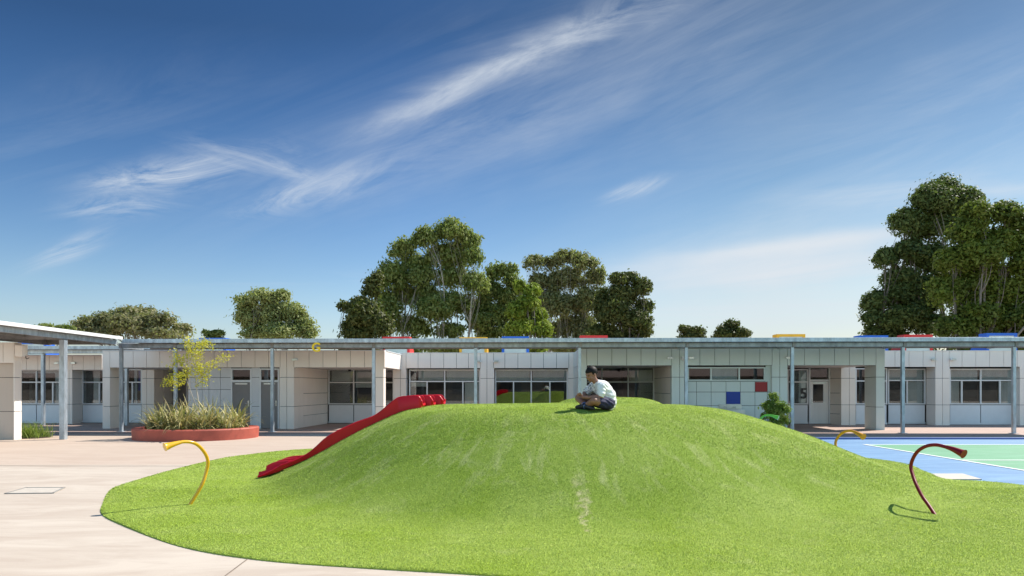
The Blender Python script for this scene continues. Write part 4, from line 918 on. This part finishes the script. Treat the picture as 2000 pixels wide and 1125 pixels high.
for b3 in brs:
    dy = r.uniform(-.45, .45); P = [W(*b3[0], dS) - sp0, W(*b3[1], dS) - sp0 + Vector((0, dy*.5, 0)), W(*b3[2], dS) - sp0 + Vector((0, dy, 0))]
    tk.tube(P, [.009, .006, .002], 5, False)
    for _ in range(175):
        t = r.uniform(.15, 1.08); q0 = P[0].lerp(P[1], t*2) if t < .5 else P[1].lerp(P[2], (t - .5)*2)
        p = np.array(q0) + r.normal(0, .085, 3); nn = r.normal(size=3); nn[2] += .5; nn /= np.linalg.norm(nn); tt_ = r.normal(size=3); tt_[2] -= .5; tt_ -= nn*(tt_@nn); tt_ /= np.linalg.norm(tt_); bb = np.cross(nn, tt_); s = .036*r.uniform(.6, 1.3)
        LV += [p - tt_*s, p + bb*s*.5, p + tt_*s, p - bb*s*.5]; LR += [r.random()**1.5]*4
tk.build('trunk', 'barkpale', e, smooth=True)
npmesh('crown', np.array(LV), np.arange(len(LV)).reshape(-1, 4), 'leaf_sap', e, rnd=np.array(LR))
# shrub by the wall
MAT['leaf_shrub'] = leafmat('leaf_shrub', (0.078, 0.130, 0.016), (0.156, 0.234, 0.026), (0.338, 0.390, 0.117), .3, 3)
tree('shrub', 'leafy dark green shrub against the wall behind the mound', [(1513, 778, 12, 14), (1506, 795, 17, 14), (1524, 800, 19, 16), (1512, 815, 24, 16), (1528, 822, 18, 14), (1510, 832, 20, 10)], 23.6, 1515, 5200, .05, 'leaf_shrub', 'bark', 41, .03, 0, 9, .8, .42, 4, .3, group=None, cat='shrub')
# grass tuft left
MAT['leaf_tuft'] = leafmat('leaf_tuft', (.10, .17, .02), (.16, .25, .03), (.33, .38, .12), .45, 3)
V_, F_, R_ = straps(700, .62, .006, .9, 55, 1.1, 5, .22); V_[:, 0] *= 1.3
bx, by = G(52, 856); o = npmesh('grass_clump', V_, F_, 'leaf_tuft', rnd=R_); o.location = (-16.0, 23.5, .0)
o.location = (W(56, 757, 23.2).x, 23.2, 0); tag(o, 'soft green tufted grass clump at the corner of the left wing', 'plant')
tag(MB().tube([(0, 0, 0), (0, 0, .02)], .62, 30).build('garden_bed', 'soil', None, loc=(W(58, 757, 23.2).x, 23.2, .004)), kind='structure')

# ------------------------------------------------------------------ the boy
BD = 11.0; BS = F / BD; bx0 = (1160 - 1000) / BS; bz0 = float(height(bx0, BD)) + .012
boy = empty('person', (bx0, BD, bz0), 0, 'boy in pale mottled tee and navy shorts sitting cross-legged on the mound, head bowed', 'person')
def Bp(px, py, y=0): return Vector(((px - 1160)/BS, y, (800.5 - py)/BS))
def skin(name, verts, edges, radii, mat, sub=2, root=0, keep=False):
    """limbs as dense overlapping ellipsoids of lerped radius; remeshed() fuses them into one surface"""
    mb = MB(); rr = [r_ if hasattr(r_, '__len__') else (r_, r_) for r_ in radii]
    for a, b in edges:
        A_, B_ = Vector(verts[a]), Vector(verts[b]); n = max(2, int((B_ - A_).length / .012))
        for i in range(n + 1):
            t = i / n; rx = rr[a][0]*(1-t) + rr[b][0]*t; ry = rr[a][1]*(1-t) + rr[b][1]*t
            mb.ell(A_.lerp(B_, t), (rx, ry, (rx + ry)/2), 14, 10)
    return mb
def merge(meshes):
    V = []; Fc = []
    for m in meshes:
        if isinstance(m, MB): o = len(V); V += m.v; Fc += [tuple(i + o for i in f) for f in m.f]
        else:
            o = len(V); V += [tuple(v.co) for v in m.vertices]; Fc += [tuple(i + o for i in p.vertices) for p in m.polygons]
    mb = MB(); mb.v = V; mb.f = Fc; return mb
def remeshed(name, mb, mat, parent, vox=.006, smooth=3, fn=None):
    o = mb.build('tmp', mat); 
    r_ = o.modifiers.new('r', 'REMESH'); r_.mode = 'VOXEL'; r_.voxel_size = vox; r_.use_smooth_shade = True
    s = o.modifiers.new('s', 'SMOOTH'); s.factor = .5; s.iterations = smooth
    bpy.context.view_layer.update()
    me = bpy.data.meshes.new_from_object(o.evaluated_get(bpy.context.evaluated_depsgraph_get())); bpy.data.objects.remove(o)
    if fn:
        for v in me.vertices: v.co = fn(v.co.copy())
    q = bpy.data.objects.new(name, me); COL.objects.link(q); q.parent = parent
    me.materials.clear(); me.materials.append(MAT[mat]); me.shade_smooth(); return q
MAT['skin'] = M('skin', (.27, .125, .075), .5, var=.08, scale=20)
MAT['hair'] = M('hair', (.010, .007, .006), .62, spec=.2, var=.3, scale=60)
MAT['navy'] = M('navy_cloth', (.018, .016, .055), .8, var=.25, scale=25, bmp=.3)
MAT['shoe'] = M('shoe', (.012, .012, .014), .5, var=.2, scale=20)
MAT['sock'] = M('sock', (.15, .2, .42), .8, var=.2, scale=30)
MAT['eye'] = M('eye', (.02, .015, .012), .2)
m, nt_, b = newmat('shirt'); p = geopos(nt_); b.inputs['Roughness'].default_value = .85
tcx = objco(nt_); v_ = nt_.nodes.new('ShaderNodeTexVoronoi'); v_.inputs['Scale'].default_value = 26; v_.feature = 'F1'
L(nt_, tcx, v_.inputs['Vector']); sx_ = nt_.nodes.new('ShaderNodeSeparateXYZ'); L(nt_, tcx, sx_.inputs[0])
pat = ramp(nt_, noise(nt_, tcx, 30, 3, .6, 1.5), .46, .54)
frontm = ramp(nt_, sx_.outputs[0], .06, -.01)           # dark mottling on the chest side, fading out toward the back
c = mixc(nt_, mth(nt_, 'MULTIPLY', pat, mth(nt_, 'MULTIPLY', frontm, .85)), (.74, .73, .70), (.07, .07, .11)); L(nt_, c, b.inputs['Base Color'])
wv = noise(nt_, tcx, 9, 3, .6, 2.0); bump(nt_, wv, b, .6, .02); MAT['shirt'] = m
hips = Bp(1186, 789); sp1 = Bp(1185, 775, 0); chest = Bp(1175, 760, -.01); nb = Bp(1165, 750, -.03); hb = Bp(1160, 744, -.04); hc = Bp(1154, 733, -.05)
shN = Bp(1172, 757, -.165); elN = Bp(1170, 776, -.24); wrN = Bp(1146, 778, -.19); haN = Bp(1138, 777, -.14)
shF = Bp(1161, 757, .13); elF = Bp(1144, 770, .11); wrF = Bp(1139, 777, -.0); haF = Bp(1135, 776, -.07)
hiN = Bp(1186, 790, -.10); knN = Bp(1156, 784.5, -.30); anN = Bp(1140, 796, -.07); foN = Bp(1130, 796, .03)
hiF = Bp(1184, 790, .10); knF = Bp(1132, 780, .16); anF = Bp(1142, 794.5, -.14); foF = Bp(1153, 797, -.24)
V_ = [hips, sp1, chest, nb, hb, hc, shN, elN, wrN, haN, shF, elF, wrF, haF, hiN, knN, anN, hiF, knF, anF]
E_ = [(0, 1), (1, 2), (2, 3), (3, 4), (4, 5), (2, 6), (6, 7), (7, 8), (8, 9), (2, 10), (10, 11), (11, 12), (12, 13), (0, 14), (14, 15), (15, 16), (0, 17), (17, 18), (18, 19)]
R_ = [.13, .12, .12, .052, .05, .06, .058, .043, .028, .03, .058, .043, .028, .03, .095, .062, .038, .095, .062, .038]
bm1 = skin('body', V_, E_, R_, 'skin')
# head, modelled on its own axes: forward = face direction
fw_ = Vector((-.80, -.50, -.38)).normalized(); sd = fw_.cross(Vector((0, 0, 1))).normalized(); upv = sd.cross(fw_).normalized()
RM = Matrix((fw_, sd, upv)).transposed()               # columns: forward, side, up
def H(f, s, u): return hc + fw_*f + sd*s + upv*u
hd = MB().ell(hc + upv*.018 - fw_*.008, (.094, .078, .098), 24, 16, RM)
hd.ell(H(.03, 0, -.045), (.058, .058, .066), 18, 12, RM); hd.ell(H(.052, 0, -.088), (.026, .028, .022), 12, 8, RM)
hd.ell(H(.094, 0, -.022), (.018, .014, .019), 12, 8, RM); hd.ell(H(.088, 0, .0), (.010, .009, .02), 12, 8, RM); hd.ell(H(.084, 0, -.057), (.010, .024, .006), 12, 8, RM); hd.ell(H(.082, 0, -.067), (.011, .020, .007), 12, 8, RM)
hd.ell(H(.078, .0, .022), (.014, .05, .010), 12, 8, RM)
for s in (-1, 1): hd.ell(H(-.008, s*.079, -.012), (.018, .009, .03), 12, 8, RM); hd.ell(H(.062, s*.042, -.035), (.024, .022, .024), 12, 8, RM)
# hands: palm plus five fingers each
def hand(w0, w1, palm_n, curl, seed):
    d = (w1 - w0).normalized(); s = palm_n.cross(d).normalized(); n_ = d.cross(s).normalized(); ms = []
    pc = w1 + d*.03; Rm = Matrix((d, s, n_)).transposed(); mm = MB().ell(pc, (.045, .038, .016), 14, 10, Rm); ms.append(mm)
    for i, (off, ln) in enumerate(((-.028, .060), (-.010, .070), (.010, .066), (.027, .052))):
        b0 = pc + d*.032 + s*off; a1 = b0 + (d*math.cos(curl) - n_*math.sin(curl)) * ln*.5; a2 = a1 + (d*math.cos(curl*2.2) - n_*math.sin(curl*2.2)) * ln*.32; a3 = a2 + (d*math.cos(curl*3) - n_*math.sin(curl*3)) * ln*.26
        mm = MB().tube([b0 - d*.012, b0, a1, a2, a3], [.009, .009, .0085, .008, .006], 8); ms.append(mm)
    b0 = pc - d*.015 - s*.03; ms.append(MB().tube([b0, b0 - s*.02 + d*.02 - n_*.008, b0 - s*.024 + d*.045 - n_*.018], [.011, .0095, .007], 8))
    return ms
hands = hand(wrN, haN, Vector((0, .3, -1)), .5, 1) + hand(wrF, haF, Vector((.1, -.3, -1)), .5, 2)
feetsk = []
body = remeshed('body', merge([bm1, hd] + hands), 'skin', boy, .0055, 3)
# shirt: torso and short sleeves
midN = shN.lerp(elN, .78); midF = shF.lerp(elF, .75)
VS = [Bp(1188, 788), Bp(1187, 776), Bp(1177, 761, -.01), Bp(1167, 752, -.025), shN, midN, shF, midF]
ts = skin('shirt', VS, [(0, 1), (1, 2), (2, 3), (2, 4), (4, 5), (2, 6), (6, 7)], [(.135, .155), (.135, .15), (.132, .14), (.072, .072), .079, .066, .079, .066], 'shirt')
def crease(v):
    k = math.sin(v.z*95 + v.x*40 + 2*math.sin(v.y*30)) * .0035 + math.sin(v.z*38 - v.x*60 + v.y*25)*.003; return v + Vector((k, -k, 0))
remeshed('shirt', merge([ts]), 'shirt', boy, .007, 2, crease)
col_ = MB().tube([H(-.06, .0, -.115) + Vector((math.cos(a)*.0, 0, 0)) for a in (0,)] * 1 + [H(-.06, 0, -.13)], .062, 14)
hl = hiN.lerp(knN, .62); hl2 = hiF.lerp(knF, .5)
tsh = skin('shorts', [Bp(1187, 786), hiN + Vector((0, 0, .0)), hl, hiF, hl2], [(0, 1), (1, 2), (0, 3), (3, 4)], [(.14, .145), .105, .086, .105, .086], 'navy')
def fl(v): v.z = max(v.z, -.004); return crease(v)
remeshed('shorts', merge([tsh]), 'navy', boy, .007, 2, fl)
for nm, a, b in (('sock', knN.lerp(anN, .80), anN + (anN - knN)*.08), ('sock', knF.lerp(anF, .80), anF + (anF - knF)*.08)):
    MB().tube([a, a.lerp(b, .5), b], [.045, .044, .046], 14).build(nm, 'sock', boy, smooth=True)
for a, b in ((anN, foN), (anF, foF)):
    d = (b - a).normalized(); t = a - d*.03; 
    sm = skin('shoe', [t + Vector((0, 0, -.0)), a + d*.03, a + d*.10 + Vector((0, 0, -.006)), a + d*.165 + Vector((0, 0, -.012))], [(0, 1), (1, 2), (2, 3)], [.045, .05, .042, .03], 'shoe')
    def flt(v): v.z = max(v.z, -.006); return v
    remeshed('shoe', merge([sm]), 'shoe', boy, .006, 1, flt)
# hair: short cap with ragged surface
hv = MB().ell(hc + upv*.034 - fw_*.018, (.102, .086, .094), 40, 28, RM)
vv = []
rh = np.random.default_rng(5)
for v in hv.v:
    q_ = Vector(v) - hc; f_, s_, u_ = q_.dot(fw_), q_.dot(sd), q_.dot(upv)
    lim = .042 if f_ > .03 else (-.01 if f_ > -.03 else -.075)      # hairline
    if u_ < lim: u_ = lim - .0 ; f_ *= .9; s_ *= .9
    q2 = fw_*f_ + sd*s_ + upv*u_; q2 *= 1 + rh.normal(0, .012); vv.append(tuple(hc + q2))
hv.v = vv; hv.build('hair', 'hair', boy, smooth=True)
for s in (-1, 1):
    MB().ell(H(.079, s*.03, .002), (.008, .013, .006), 12, 8, RM).build('eye', 'eye', boy, smooth=True)
    MB().tube([H(.078, s*.014, .021), H(.084, s*.03, .026), H(.072, s*.048, .020)], [.003, .004, .002], 6).build('eyebrow', 'hair', boy)
